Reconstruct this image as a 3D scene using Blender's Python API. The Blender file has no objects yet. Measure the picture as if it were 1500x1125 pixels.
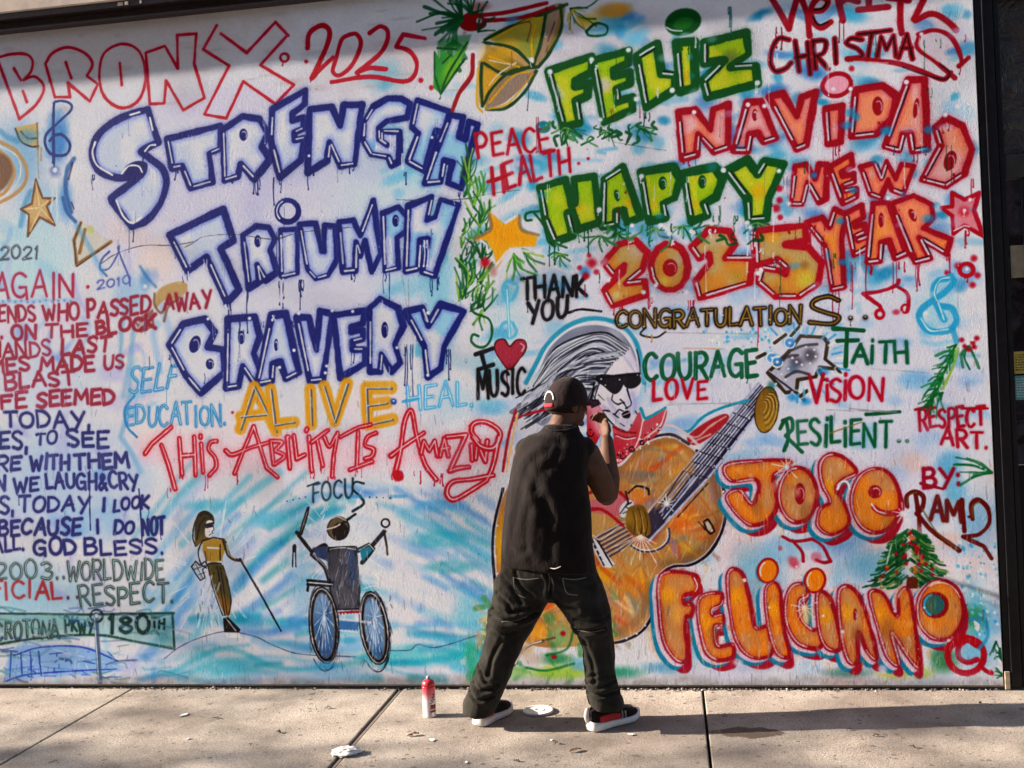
import bpy, bmesh, math, random
import numpy as np
from mathutils import Vector, Matrix, noise as mnoise

# ------------------------------------------------------------------ camera
CAM_F = 1496.6; CAM_YAW, CAM_PITCH, CAM_ROLL = 0.1536, 0.0027, -0.0437
CAM_POS = np.array([0.4355, -5.3529, 1.6])
def _cam_axes():
    cy, sy = math.cos(CAM_YAW), math.sin(CAM_YAW); cp, sp = math.cos(CAM_PITCH), math.sin(CAM_PITCH)
    fw = np.array([-sy*cp, cy*cp, sp]); rt = np.array([cy, sy, 0.0]); up = np.cross(rt, fw)
    cr, sr = math.cos(CAM_ROLL), math.sin(CAM_ROLL)
    return fw, cr*rt+sr*up, -sr*rt+cr*up
CAM_FW, CAM_RT, CAM_UP = _cam_axes()

scene = bpy.context.scene
COL = scene.collection
cam = bpy.data.cameras.new('camera'); cam_o = bpy.data.objects.new('camera', cam); COL.objects.link(cam_o)
cam.sensor_fit = 'HORIZONTAL'; cam.sensor_width = 36.0; cam.lens = CAM_F/1500.0*36.0
cam.clip_start = 0.05; cam.clip_end = 500.0
_m = Matrix.Identity(4)
for _i in range(3):
    _m[_i][0] = CAM_RT[_i]; _m[_i][1] = CAM_UP[_i]; _m[_i][2] = -CAM_FW[_i]; _m[_i][3] = CAM_POS[_i]
cam_o.matrix_world = _m
scene.camera = cam_o

# ------------------------------------------------------------------ daylight
SUN_EL, SUN_AZ = math.radians(21.0), math.radians(4.5)      # low sun raking along the wall from the left
world = bpy.data.worlds.new('World'); scene.world = world; world.use_nodes = True
wn = world.node_tree; bg = wn.nodes['Background']
sky = wn.nodes.new('ShaderNodeTexSky'); sky.sky_type = 'NISHITA'; sky.sun_disc = False
sky.sun_elevation = SUN_EL
sun_dir = Vector((-math.cos(SUN_EL)*math.cos(SUN_AZ), -math.cos(SUN_EL)*math.sin(SUN_AZ), math.sin(SUN_EL)))
sky.sun_rotation = math.atan2(sun_dir.x, sun_dir.y)
sky.dust_density = 1.2; sky.ozone_density = 1.0
wn.links.new(sky.outputs['Color'], bg.inputs['Color']); bg.inputs['Strength'].default_value = 0.052
sl = bpy.data.lights.new('sun', 'SUN'); sl.energy = 5.0; sl.angle = math.radians(0.6); sl.color = (1.0, 0.84, 0.69)
so = bpy.data.objects.new('sun', sl); COL.objects.link(so)
so.rotation_euler = (-sun_dir).to_track_quat('-Z', 'Y').to_euler(); so.location = sun_dir*30
vs = scene.view_settings; vs.view_transform = 'Standard'; vs.look = 'None'; vs.gamma = 1.0; vs.use_curve_mapping = False
vs.exposure = 1.93

# ------------------------------------------------------------------ helpers
def tag(o, label=None, cat=None, group=None, kind=None):
    if label: o['label'] = label
    if cat: o['category'] = cat
    if group: o['group'] = group
    if kind: o['kind'] = kind
    return o
def empty(name, loc, label, cat, group=None):
    o = bpy.data.objects.new(name, None); COL.objects.link(o); o.location = loc; o.empty_display_size = .1
    return tag(o, label, cat, group)
def link(name, me, mat, parent=None, smooth=False, local=False):
    o = bpy.data.objects.new(name, me); COL.objects.link(o)
    if mat is not None and not me.materials:
        for m in (mat if isinstance(mat, (list, tuple)) else [mat]): me.materials.append(m)
    if smooth: me.polygons.foreach_set('use_smooth', [True]*len(me.polygons))
    if parent is not None:
        o.parent = parent
        if not local: o.matrix_parent_inverse = Matrix.Translation(parent.matrix_world.translation if parent.parent else parent.location).inverted()
    return o
def from_bm(bm, name):
    bmesh.ops.recalc_face_normals(bm, faces=bm.faces[:])
    me = bpy.data.meshes.new(name); bm.to_mesh(me); bm.free(); return me
def box(bm, x0, x1, y0, y1, z0, z1, bev=0.0, mi=0):
    r = bmesh.ops.create_cube(bm, size=1.0); v = r['verts']
    for q in v: q.co = Vector(((x0+x1)/2+q.co.x*(x1-x0), (y0+y1)/2+q.co.y*(y1-y0), (z0+z1)/2+q.co.z*(z1-z0)))
    fs = list({f for q in v for f in q.link_faces})
    for f in fs: f.material_index = mi
    if bev > 0:
        es = list({e for q in v for e in q.link_edges})
        bmesh.ops.bevel(bm, geom=es, offset=bev, segments=2, affect='EDGES', profile=.6)
def box_obj(name, dims, mat, parent=None, bev=0.004):
    bm = bmesh.new(); box(bm, *dims, bev=bev); return link(name, from_bm(bm, name), mat, parent)
def ray_y(px, py, Y):
    """point of the survey sketch on the vertical plane y = Y"""
    d = CAM_FW+((px-750.0)*CAM_RT+(562.5-py)*CAM_UP)/CAM_F
    t = (Y-CAM_POS[1])/d[1]; return Vector(CAM_POS+d*t)
def ray_g(px, py, Z=0.0):
    d = CAM_FW+((px-750.0)*CAM_RT+(562.5-py)*CAM_UP)/CAM_F
    t = (Z-CAM_POS[2])/d[2]; return Vector(CAM_POS+d*t)

class Nodes:
    def __init__(s, name):
        s.m = bpy.data.materials.new(name); s.m.use_nodes = True; s.t = s.m.node_tree; s.b = s.t.nodes['Principled BSDF']
    def n(s, typ, **k):
        q = s.t.nodes.new('ShaderNode'+typ)
        for a, v in k.items(): setattr(q, a, v)
        return q
    def l(s, a, b): s.t.links.new(a, b)
    def obj(s): return s.n('TexCoord').outputs['Object']
    def noise(s, co, scale, detail=4, rough=.55, dist=0.0):
        q = s.n('TexNoise'); q.inputs['Scale'].default_value = scale; q.inputs['Detail'].default_value = detail; q.inputs['Roughness'].default_value = rough; q.inputs['Distortion'].default_value = dist
        if co is not None: s.l(co, q.inputs['Vector'])
        return q.outputs['Fac']
    def ramp(s, fac, stops):
        q = s.n('ValToRGB'); e = q.color_ramp.elements
        while len(e) < len(stops): e.new(.5)
        for el, (p, c) in zip(e, stops): el.position = p; el.color = (*c, 1) if len(c) == 3 else c
        s.l(fac, q.inputs['Fac']); return q.outputs['Color']
    def mix(s, fac, a, b, mode='MIX'):
        q = s.n('Mix', data_type='RGBA', blend_type=mode)
        for sock, v in ((q.inputs[0], fac), (q.inputs[6], a), (q.inputs[7], b)):
            if isinstance(v, (int, float)): sock.default_value = v
            elif isinstance(v, tuple): sock.default_value = (*v, 1)
            else: s.l(v, sock)
        return q.outputs[2]
    def math(s, op, a, b=0.0, c=None, clamp=False):
        q = s.n('Math', operation=op, use_clamp=clamp)
        for i, v in enumerate((a, b, c)):
            if v is None: continue
            if isinstance(v, (int, float)): q.inputs[i].default_value = v
            else: s.l(v, q.inputs[i])
        return q.outputs[0]
    def bump(s, h, strength=.4, dist=.01, prev=None):
        q = s.n('Bump'); q.inputs['Strength'].default_value = strength; q.inputs['Distance'].default_value = dist; s.l(h, q.inputs['Height'])
        if prev is not None: s.l(prev, q.inputs['Normal'])
        return q.outputs['Normal']
    def set(s, color=None, rough=None, normal=None, **k):
        for nm, v in (('Base Color', color), ('Roughness', rough), ('Normal', normal)):
            if v is None: continue
            if isinstance(v, tuple): s.b.inputs[nm].default_value = (*v, 1)
            elif isinstance(v, (int, float)): s.b.inputs[nm].default_value = v
            else: s.l(v, s.b.inputs[nm])
        for nm, v in k.items(): s.b.inputs[nm].default_value = v
        return s.m

def mat_simple(name, c, rough=.6, var=.12, scale=40, bump=.15, bdist=.002, metal=0.0, **k):
    N = Nodes(name); co = N.obj(); f = N.noise(co, scale, 5)
    lo = tuple(max(v*(1-var), 0) for v in c); hi = tuple(min(v*(1+var), 1) for v in c)
    colr = N.ramp(f, [(.3, lo), (.7, hi)])
    return N.set(colr, N.math('ADD', N.math('MULTIPLY', f, .25), rough-.12), N.bump(N.noise(co, scale*2.5, 3), bump, bdist), Metallic=metal, **k)

# =====================================================================
# MURAL PAINT: strokes and fills sprayed on the wall's own plane (metres)
# =====================================================================
WX0, WX1, WZ0, WZ1, MPP = -4.7, 2.0, 0.0, 3.8, 0.003     # painted area of the wall, 3 mm texels
CW, CH = int(round((WX1-WX0)/MPP)), int(round((WZ1-WZ0)/MPP))
PXM = 287.0                                               # brush widths below are given in 1/287 m
rng = np.random.RandomState(7)

def sketch_to_wall(p):
    """survey sketch coordinates -> point on the wall plane (x, z) in metres"""
    p = np.atleast_2d(np.asarray(p, float))
    d = CAM_FW + ((p[:, :1]-750.0)*CAM_RT + (562.5-p[:, 1:])*CAM_UP)/CAM_F
    t = (0.0-CAM_POS[1])/d[:, 1]
    return np.stack([CAM_POS[0]+d[:, 0]*t, CAM_POS[2]+d[:, 2]*t], -1)

def C_(p):
    w = sketch_to_wall(p)
    return np.stack([(w[:, 0]-WX0)/MPP, (WZ1-w[:, 1])/MPP], -1)

SC = 1.0/(PXM*MPP)                                         # sketch unit -> texel

def vnoise(h, w, cell, seed):
    r = np.random.RandomState(seed)
    gh, gw = int(h/cell)+3, int(w/cell)+3
    g = r.rand(gh, gw).astype(np.float32)
    y = np.arange(h, dtype=np.float32)/cell; x = np.arange(w, dtype=np.float32)/cell
    yi = y.astype(int); xi = x.astype(int); fy = y-yi; fx = x-xi
    fy = (fy*fy*(3-2*fy))[:, None]; fx = (fx*fx*(3-2*fx))[None]
    a = g[yi][:, xi]; b = g[yi][:, xi+1]; c = g[yi+1][:, xi]; d = g[yi+1][:, xi+1]
    return (a*(1-fx)+b*fx)*(1-fy)+(c*(1-fx)+d*fx)*fy

class Paint: pass
PT = Paint()

def paint_begin():
    PT.A = np.empty((CH, CW, 3), np.float32)
    PT.n1 = vnoise(CH, CW, 3.2, 1)*.6+vnoise(CH, CW, 1.3, 2)*.4
    PT.n2 = vnoise(CH, CW, 14, 3)*.6+vnoise(CH, CW, 6, 4)*.4
    PT.n3 = vnoise(CH, CW, 60, 5)*.6+vnoise(CH, CW, 27, 6)*.4
    PT.sp = np.random.RandomState(21).rand(CH, CW).astype(np.float32)
    PT.n4 = vnoise(CH, CW, 170, 8)*.6+vnoise(CH, CW, 80, 9)*.4

def col(c):
    if isinstance(c, str): c = PAL[c]
    return np.array(c, np.float32)/255.0

PAL = dict(white=(232,228,234), navy=(24,38,116), crim=(172,16,44), red=(196,24,48), green=(18,92,44), black=(22,20,28),
           teal=(30,150,178), cyan=(90,185,220), blue=(40,120,190), ygreen=(176,196,34), orange=(236,126,22), gold=(214,150,34),
           yellow=(236,172,34), pink=(240,160,170), salmon=(246,140,104), lav=(196,196,240), grey=(150,148,160), brown=(112,74,40),
           olive=(84,76,36), dkteal=(24,70,84), silver=(176,178,198), tan=(190,140,84), lblue=(150,205,238), dgreen=(16,66,44))

def smooth(pts, n=7, closed=False):
    p = np.asarray(pts, float)
    if len(p) < 3: return p
    if closed: q = np.vstack([p[-1], p, p[0], p[1]])
    else: q = np.vstack([2*p[0]-p[1], p, 2*p[-1]-p[-2]])
    t = np.linspace(0, 1, n, endpoint=False)[:, None]; out = []
    for i in range(len(q)-3):
        a, b, c, d = q[i:i+4]
        out.append(.5*((2*b)+(c-a)*t+(2*a-5*b+4*c-d)*t*t+(3*b-a-3*c+d)*t**3))
    if not closed: out.append(q[-2:-1])
    return np.vstack(out)

def parse(s):
    """'x,y x,y ; x,y ...' -> list of polylines; leading ~ = smooth curve, o = closed smooth, c = closed straight"""
    res = []
    for part in s.split(';'):
        part = part.strip()
        if not part: continue
        f = part[0] if part[0] in '~oc' else ''
        p = np.array([[float(v) for v in t.split(',')] for t in part.lstrip('~oc').split()])
        if f == '~': p = smooth(p)
        elif f == 'o': p = smooth(p, closed=True); p = np.vstack([p, p[:1]])
        elif f == 'c': p = np.vstack([p, p[:1]])
        res.append(p)
    return res

def line_dist(polys, pad):
    """distance field (texels) of a set of polylines given in texels"""
    al = np.vstack(polys); x0, y0 = np.floor(al.min(0)-pad-1).astype(int); x1, y1 = np.ceil(al.max(0)+pad+2).astype(int)
    x0, y0 = max(x0, 0), max(y0, 0); x1, y1 = min(x1, CW), min(y1, CH)
    if x1 <= x0 or y1 <= y0: return None
    D = np.full((y1-y0, x1-x0), 1e4, np.float32)
    for p in polys:
        if len(p) == 1: p = np.vstack([p, p+.01])
        for a, b in zip(p[:-1], p[1:]):
            u0 = int(max(min(a[0], b[0])-pad-1, x0)); u1 = int(min(max(a[0], b[0])+pad+2, x1))
            v0 = int(max(min(a[1], b[1])-pad-1, y0)); v1 = int(min(max(a[1], b[1])+pad+2, y1))
            if u1 <= u0 or v1 <= v0: continue
            X = np.arange(u0, u1, dtype=np.float32)[None]-np.float32(a[0]); Y = np.arange(v0, v1, dtype=np.float32)[:, None]-np.float32(a[1])
            dx, dy = np.float32(b[0]-a[0]), np.float32(b[1]-a[1]); L = dx*dx+dy*dy+1e-6
            t = np.clip((X*dx+Y*dy)/L, 0, 1)
            d = np.hypot(X-t*dx, Y-t*dy)
            s = D[v0-y0:v1-y0, u0-x0:u1-x0]; np.minimum(s, d, out=s)
    return x0, y0, D

def inside(poly, x0, y0, shape):
    h, w = shape; X = np.arange(x0, x0+w, dtype=np.float32)[None]; Y = np.arange(y0, y0+h, dtype=np.float32)[:, None]
    m = np.zeros(shape, bool)
    for a, b in zip(poly, np.roll(poly, -1, 0)):
        if a[1] == b[1]: continue
        c = ((a[1] > Y) != (b[1] > Y)) & (X < (b[0]-a[0])*(Y-a[1])/(b[1]-a[1])+a[0])
        m ^= c
    return m

def put(x0, y0, al, c):
    h, w = al.shape; R = PT.A[y0:y0+h, x0:x0+w]
    if not isinstance(c, np.ndarray) or c.ndim == 1: c = col(c) if not isinstance(c, np.ndarray) else c
    R += (c-R)*al[..., None]

def sm(x): x = np.clip(x, 0, 1); return x*x*(3-2*x)

def spray(pts, w, c, soft=1.2, a=1.0, grain=.0, wob=.7, raw=False):
    """one pass of the can along the given polylines, w wide, edge softness soft"""
    if isinstance(pts, str): pts = parse(pts)
    P = [C_(p) for p in pts] if not raw else pts
    w, soft = w*SC, max(soft*SC, .6)
    r = line_dist(P, w/2+soft+2)
    if r is None: return
    x0, y0, D = r; h, ww = D.shape
    D = D+(PT.n2[y0:y0+h, x0:x0+ww]-.5)*2*wob
    D = D*(1.17-.34*PT.n3[y0:y0+h, x0:x0+ww])
    al = sm((w/2+soft/2-D)/soft)*a*np.clip(.70+.62*PT.n3[::-1][y0:y0+h, x0:x0+ww], .6, 1)
    if grain: al = al*np.clip(1-grain+grain*2*(PT.n1[y0:y0+h, x0:x0+ww]*.6+PT.n2[y0:y0+h, x0:x0+ww]*.5-.05), 0, 1)
    put(x0, y0, al, c)
    if w > 9 and soft < 6: put(x0, y0, (PT.sp[y0:y0+h, x0:x0+ww] > .955)*np.clip(1-(D-w/2)/(9*SC), 0, 1)*(D > w/2)*.55*a, c)      # spatter

def fillp(pts, c, soft=1.5, a=1.0, c2=None, mix=None, grain=0.):
    """filled patch; c2 = second colour clouded in"""
    if isinstance(pts, str): pts = parse(pts)
    for p in pts:
        q = C_(p)
        r = line_dist([np.vstack([q, q[:1]])], soft*SC+3)
        if r is None: continue
        x0, y0, D = r; m = inside(q, x0, y0, D.shape); sd = np.where(m, -D, D)
        al = sm(.5-sd/max(soft*SC, .7))*a
        if grain: al = al*np.clip(1-grain+grain*2*PT.n2[y0:y0+al.shape[0], x0:x0+al.shape[1]], 0, 1)
        cc = col(c)
        if c2 is not None:
            n = PT.n3[y0:y0+D.shape[0], x0:x0+D.shape[1]]
            k = sm((n-.35)/.3)[..., None]; cc = cc*(1-k)+col(c2)*k
        put(x0, y0, al, cc)

def blob(x, y, rx, ry, c, a=.7, ang=0., grain=.5):
    """a soft burst of overspray"""
    q = C_([[x, y]])[0]; RX, RY = rx*SC, ry*SC; R = max(RX, RY)*1.3
    x0, x1 = int(max(q[0]-R, 0)), int(min(q[0]+R, CW)); y0, y1 = int(max(q[1]-R, 0)), int(min(q[1]+R, CH))
    if x1 <= x0 or y1 <= y0: return
    X = np.arange(x0, x1)[None]-q[0]; Y = np.arange(y0, y1)[:, None]-q[1]; ca, sa = math.cos(ang), math.sin(ang)
    u = (X*ca+Y*sa)/RX; v = (-X*sa+Y*ca)/RY
    n = PT.n3[y0:y1, x0:x1]*.55+PT.n2[y0:y1, x0:x1]*.45
    d = np.sqrt(u*u+v*v)+(n-.5)*.5
    al = sm((1.0-d)/.75)*a
    if grain: al = al*np.clip(1-grain+grain*2*n, 0, 1)
    put(x0, y0, al.astype(np.float32), c)

def ell(x, y, rx, ry, ang=0., n=22, a0=0., a1=2*math.pi):
    t = np.linspace(a0, a1, n); ca, sa = math.cos(ang), math.sin(ang)
    return np.stack([x+rx*np.cos(t)*ca-ry*np.sin(t)*sa, y+rx*np.cos(t)*sa+ry*np.sin(t)*ca], -1)

def drips(x, y, n, spread, ln, c, w=1.5, a=.9):
    for i in range(n):
        if n > 2 and rng.rand() < .2: continue
        xx = x+rng.uniform(-.5, .5)*spread*(1 if n > 1 else 0)+rng.uniform(-1, 1); L = ln*(.2+rng.rand()**1.7*.95); w_ = w; w = w_*rng.uniform(.6, 1.35)
        k = rng.uniform(-1.2, 1.2)
        spray([smooth([[xx, y], [xx+k, y+L*.5], [xx-k*.5, y+L]])], w, c, .8, a, wob=.2)
        spray([np.array([[xx-k*.5, y+L-1.0], [xx-k*.5, y+L]])], w*1.5, c, .8, a, wob=.1); w = w_

# ---- single-stroke hand lettering ------------------------------------------------
GL = {
'A':(.8,"0,1 .5,0 1,1;.17,.64 .84,.6"), 'B':(.66,"0,0 .05,1;~0,.02 .6,.0 .85,.2 .6,.42 .06,.48;~.06,.48 .75,.5 1,.74 .7,.97 .05,1"),
'C':(.72,"~.95,.14 .6,0 .2,.14 0,.5 .15,.86 .55,1 .95,.86"), 'D':(.74,"0,0 .04,1;~0,.0 .6,.06 1,.45 .7,.88 .04,1"),
'E':(.6,"1,.0 0,.04 .04,1 1,.96;.02,.5 .8,.46"), 'F':(.6,"1,0 0,.04 .05,1;.02,.5 .8,.46"),
'G':(.78,"~.95,.14 .6,0 .2,.12 0,.5 .15,.88 .55,1 .9,.86;.95,1.05 .92,.55 .5,.56"), 'H':(.72,"0,0 .04,1;.96,0 1,1;.02,.52 .98,.48"),
'I':(.2,".5,0 .5,1"), 'i':(.2,".5,.22 .5,1;.5,-.06 .5,-.0"), 'J':(.55,"~.9,0 .9,.7 .6,1 .2,.95 0,.75"), 'K':(.7,"0,0 .03,1;.95,.02 .05,.55 1,1"),
'L':(.55,"0,0 .04,1 1,.95"), 'M':(.9,"0,1 .1,0 .5,.66 .9,0 1,1"), 'N':(.76,"0,1 .04,0 .94,1 1,0"),
'O':(.78,"o.5,0 .12,.16 0,.5 .14,.86 .5,1 .86,.86 1,.5 .88,.14"), 'P':(.62,"0,0 .05,1;~0,.02 .65,.0 1,.26 .7,.52 .05,.56"),
'Q':(.8,"o.5,0 .12,.16 0,.5 .14,.86 .5,1 .86,.86 1,.5 .88,.14;.6,.7 1,1.05"), 'R':(.68,"0,0 .05,1;~0,.02 .65,.0 .95,.24 .65,.5 .05,.54;.4,.52 1,1"),
'S':(.62,"~.95,.12 .6,0 .15,.08 .05,.28 .4,.46 .8,.6 .95,.8 .6,1 .05,.9"), 'T':(.72,"0,.03 1,0;.5,.02 .52,1"),
'U':(.72,"~0,0 .03,.65 .25,.97 .6,1 .92,.75 .97,0;"), 'V':(.76,"0,0 .48,1 1,0"), 'W':(1.0,"0,0 .26,1 .5,.3 .76,1 1,0"),
'X':(.72,"0,0 1,1;1,0 0,1"), 'Y':(.74,"0,0 .5,.5;1,0 .36,1.06"), 'Z':(.68,"0,.02 1,0 0,1 1,.96"),
'0':(.62,"o.5,0 .1,.2 0,.5 .12,.82 .5,1 .88,.82 1,.5 .88,.18"), '1':(.25,".0,.2 .5,0 .5,1"), '2':(.62,"~.05,.2 .35,0 .8,.05 .9,.3 .5,.68 .0,1;.0,1 1,.95"),
'3':(.6,"~.05,.08 .5,0 .9,.2 .5,.46;~.5,.46 1,.65 .7,.98 .05,.92"), '8':(.62,"o.5,.0 .12,.2 .5,.46 .95,.75 .5,1 .05,.75 .5,.46 .88,.2"),
'.':(.14,".5,.94 .52,1"), ',':(.18,".6,.9 .2,1.25"), ':':(.16,".5,.3 .5,.36;.5,.8 .5,.88"), '&':(.7,"~1,1 .35,.3 .5,.0 .75,.18 .1,.7 .3,1 .9,.6"),
' ':(.42,""), '-':(.5,"0,.5 1,.5"),
}
def letter_lines(ch, o, ex, ey):
    return [o+p[:, :1]*ex+p[:, 1:]*ey for p in parse(GL[ch][1])]

def text_lines(s, x0, y0, x1, y1, h, slant=.0, jit=.05, h1=None, gap=.24):
    """lettering along a baseline (x0,y0)-(x1,y1), cap height h..h1"""
    ws = [GL[c][0] for c in s]; tot = sum(ws)+gap*(len(s)-1); out = []; t = 0
    b0 = np.array([x0, y0], float); b1 = np.array([x1, y1], float)
    for c, w in zip(s, ws):
        f0, f1 = t/tot, (t+w)/tot; t += w+gap
        hh = (h+(h1-h)*f0 if h1 else h)*(1+rng.uniform(-jit, jit)*1.4)
        p = b0+(b1-b0)*f0+np.array([0, rng.uniform(-jit, jit)*hh]); ex = (b1-b0)*(f1-f0)
        if c in '.,:': ex = ex*.6
        ey = np.array([-slant*hh+rng.uniform(-jit, jit)*hh*.8, hh]); o = p-ey
        L = letter_lines(c, o, ex, ey) if c != ' ' else []
        out += [q+rng.uniform(-jit, jit, 2)*h*.25 for q in L]
    return out

def write(s, x0, y0, x1, y1, h, c, w=4.2, inner=None, iw=1.3, halo=None, hw=10, drip=0, **k):
    L = text_lines(s, x0, y0, x1, y1, h, **k)
    if not L: return
    if halo: spray(L, w+hw, halo, hw, .4, .5)
    else: spray(L, w+3, c, 4, .22, .4)
    spray(L, w, c, 1.2, .94, .12)
    if inner: spray([p+[.3, -.3] for p in L], iw, inner, .9, .9)
    for _ in range(drip):
        p = L[rng.randint(len(L))]; q = p[p[:, 1].argmax()]; drips(q[0], q[1], 1, 0, h*.7, c, 1.2)

# ---- outlined block letters --------------------------------------------------------
def block(shape, fill, line, ow, holes=(), fill2=None, inner=None, halo=None, hw=22, ha=.5, hi='white', hia=.9, dark=None, seed=0, rnd=False, off=None, hdir=(-.8, .6), core=None, patches=None, ink=.5, hwid=2.9):
    P = parse(('o' if rnd else 'c')+shape) if isinstance(shape, str) else [shape]
    q = C_(P[0])[:-1]; cl = np.vstack([q, q[:1]])
    pad = max(hw, ow+14)*SC+4
    if off:                                            # offset drop-shade of the letter, in its own colours
        for (ox, oy, c, sf) in off:
            fillp([P[0][:-1]+[ox, oy]], c, sf); spray([P[0]+[ox, oy]], ow*.9, c, 2)
    x0, y0, D = line_dist([cl], pad); h, w = D.shape
    m = inside(q, x0, y0, D.shape); sd = np.where(m, -D, D)/SC+(PT.n2[y0:y0+h, x0:x0+w]-.5)*1.6
    n3 = PT.n3[y0:y0+h, x0:x0+w]; n1 = PT.n1[y0:y0+h, x0:x0+w]
    if halo: put(x0, y0, sm((hw-sd)/hw)**1.6*ha*np.clip(.6+.8*n1, 0, 1), halo)
    f = col(fill)*np.ones((h, w, 1), np.float32)
    if fill2 is not None:
        k = sm((np.roll(n3, seed*7, 1)-.38)/.22)[..., None]; f = f*(1-k)+col(fill2)*k
    if inner is not None:                              # colour misted in along the outline
        k = sm((sd+ow/2+9)/9)[..., None]*ink*(.5+n3[..., None]); f = f*(1-k)+col(inner)*k
    put(x0, y0, sm(.5-(sd)/1.5), f)
    for (bx, by, br, c, a) in (patches or ()):         # clouds of another colour inside the letter
        b = C_([[bx, by]])[0]; X = np.arange(x0, x0+w)[None]-b[0]; Y = np.arange(y0, y0+h)[:, None]-b[1]
        put(x0, y0, (sm(1.15-np.hypot(X, Y)/(br*SC))*a*sm(.5-(sd+2)/3)).astype(np.float32), c)
    owv = ow*(.70+.62*n3); ring = sm((owv/2+1.0-np.abs(sd))/2.0); put(x0, y0, ring*(.90+.10*n1), line)
    put(x0, y0, (PT.sp[y0:y0+h, x0:x0+w] > .94)*np.clip(1-(np.abs(sd)-ow/2)/11, 0, 1)*(np.abs(sd) > ow/2)*.5, line)
    spray([P[0]], ow+6, line, 6, .12, .4)
    for hx in holes:
        e = ell(hx[0], hx[1], hx[2], hx[3], hx[4] if len(hx) > 4 else 0.)
        fillp([e], line, 1.6)
        if hi: spray([ell(hx[0]+hx[2]*.15, hx[1]+hx[3]*.1, hx[2]*.6, hx[3]*.62, 0, 9, -2.2, .6)], 1.5, hi, .9, .8)
    # hand-pulled highlight lines riding on the outline
    g = np.diff(P[0], axis=0); r = np.random.RandomState(seed+11)
    ctr = P[0].mean(0)
    for i, s in enumerate(g):
        L = np.hypot(*s)
        if L < (13 if not rnd else 1.): continue
        nrm = np.array([s[1], -s[0]])/L; mid = P[0][i]+s/2
        if nrm@(mid-ctr) < 0: nrm = -nrm
        if nrm@np.array(hdir) < .15: continue
        if not rnd and r.rand() < .06: continue
        a, b = (P[0][i]+s*r.uniform(.08, .2), P[0][i]+s*r.uniform(.72, .94)) if not rnd else (P[0][i], P[0][i+1])
        if hi: spray([np.array([a, b])-nrm*ow*.1], hwid if not rnd else 2.2, hi, .9, hia, .15)
        if dark: spray([np.array([a, b])-nrm*(ow*.1+2.6)], 2.2, dark, 1., .85)
    return P[0]

def pearl(x, y, r=4, c='white', dr=0):
    blob(x, y, r*1.5, r*1.5, c, .45, 0, .2); spray([np.array([[x, y], [x+.1, y]])], r*1.5, c, 1.2)
    if dr: drips(x, y+2, 2, 4, dr, c, 1.3)

def star_burst(x, y, r, c='white', n=10):
    for i in range(n):
        a = i*2*math.pi/n+.2; R = r*(1 if i % 2 else .6)
        spray([np.array([[x, y], [x+R*math.cos(a), y+R*math.sin(a)]])], 1.5, c, 1, .85)
    blob(x, y, 6, 6, c, .9, 0, 0)

def needles(x, y, a0, a1, n, L, c, w=3, bend=.25):
    for i in range(n):
        a = a0+(a1-a0)*i/max(n-1, 1)+rng.uniform(-.08, .08); l = L*rng.uniform(.4, 1.12); w_ = w*rng.uniform(.6, 1.3); bd = bend*rng.uniform(-.6, 1.8)
        m = [x+l*.5*math.cos(a+bd), y+l*.5*math.sin(a+bd)]; e = [x+l*math.cos(a), y+l*math.sin(a)]
        spray([smooth([[x, y], m, e])], w_, c, 1.2, rng.uniform(.6, .95)); spray([np.array([[x, y], m])], w_*.7, c, 1, .6)

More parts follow.
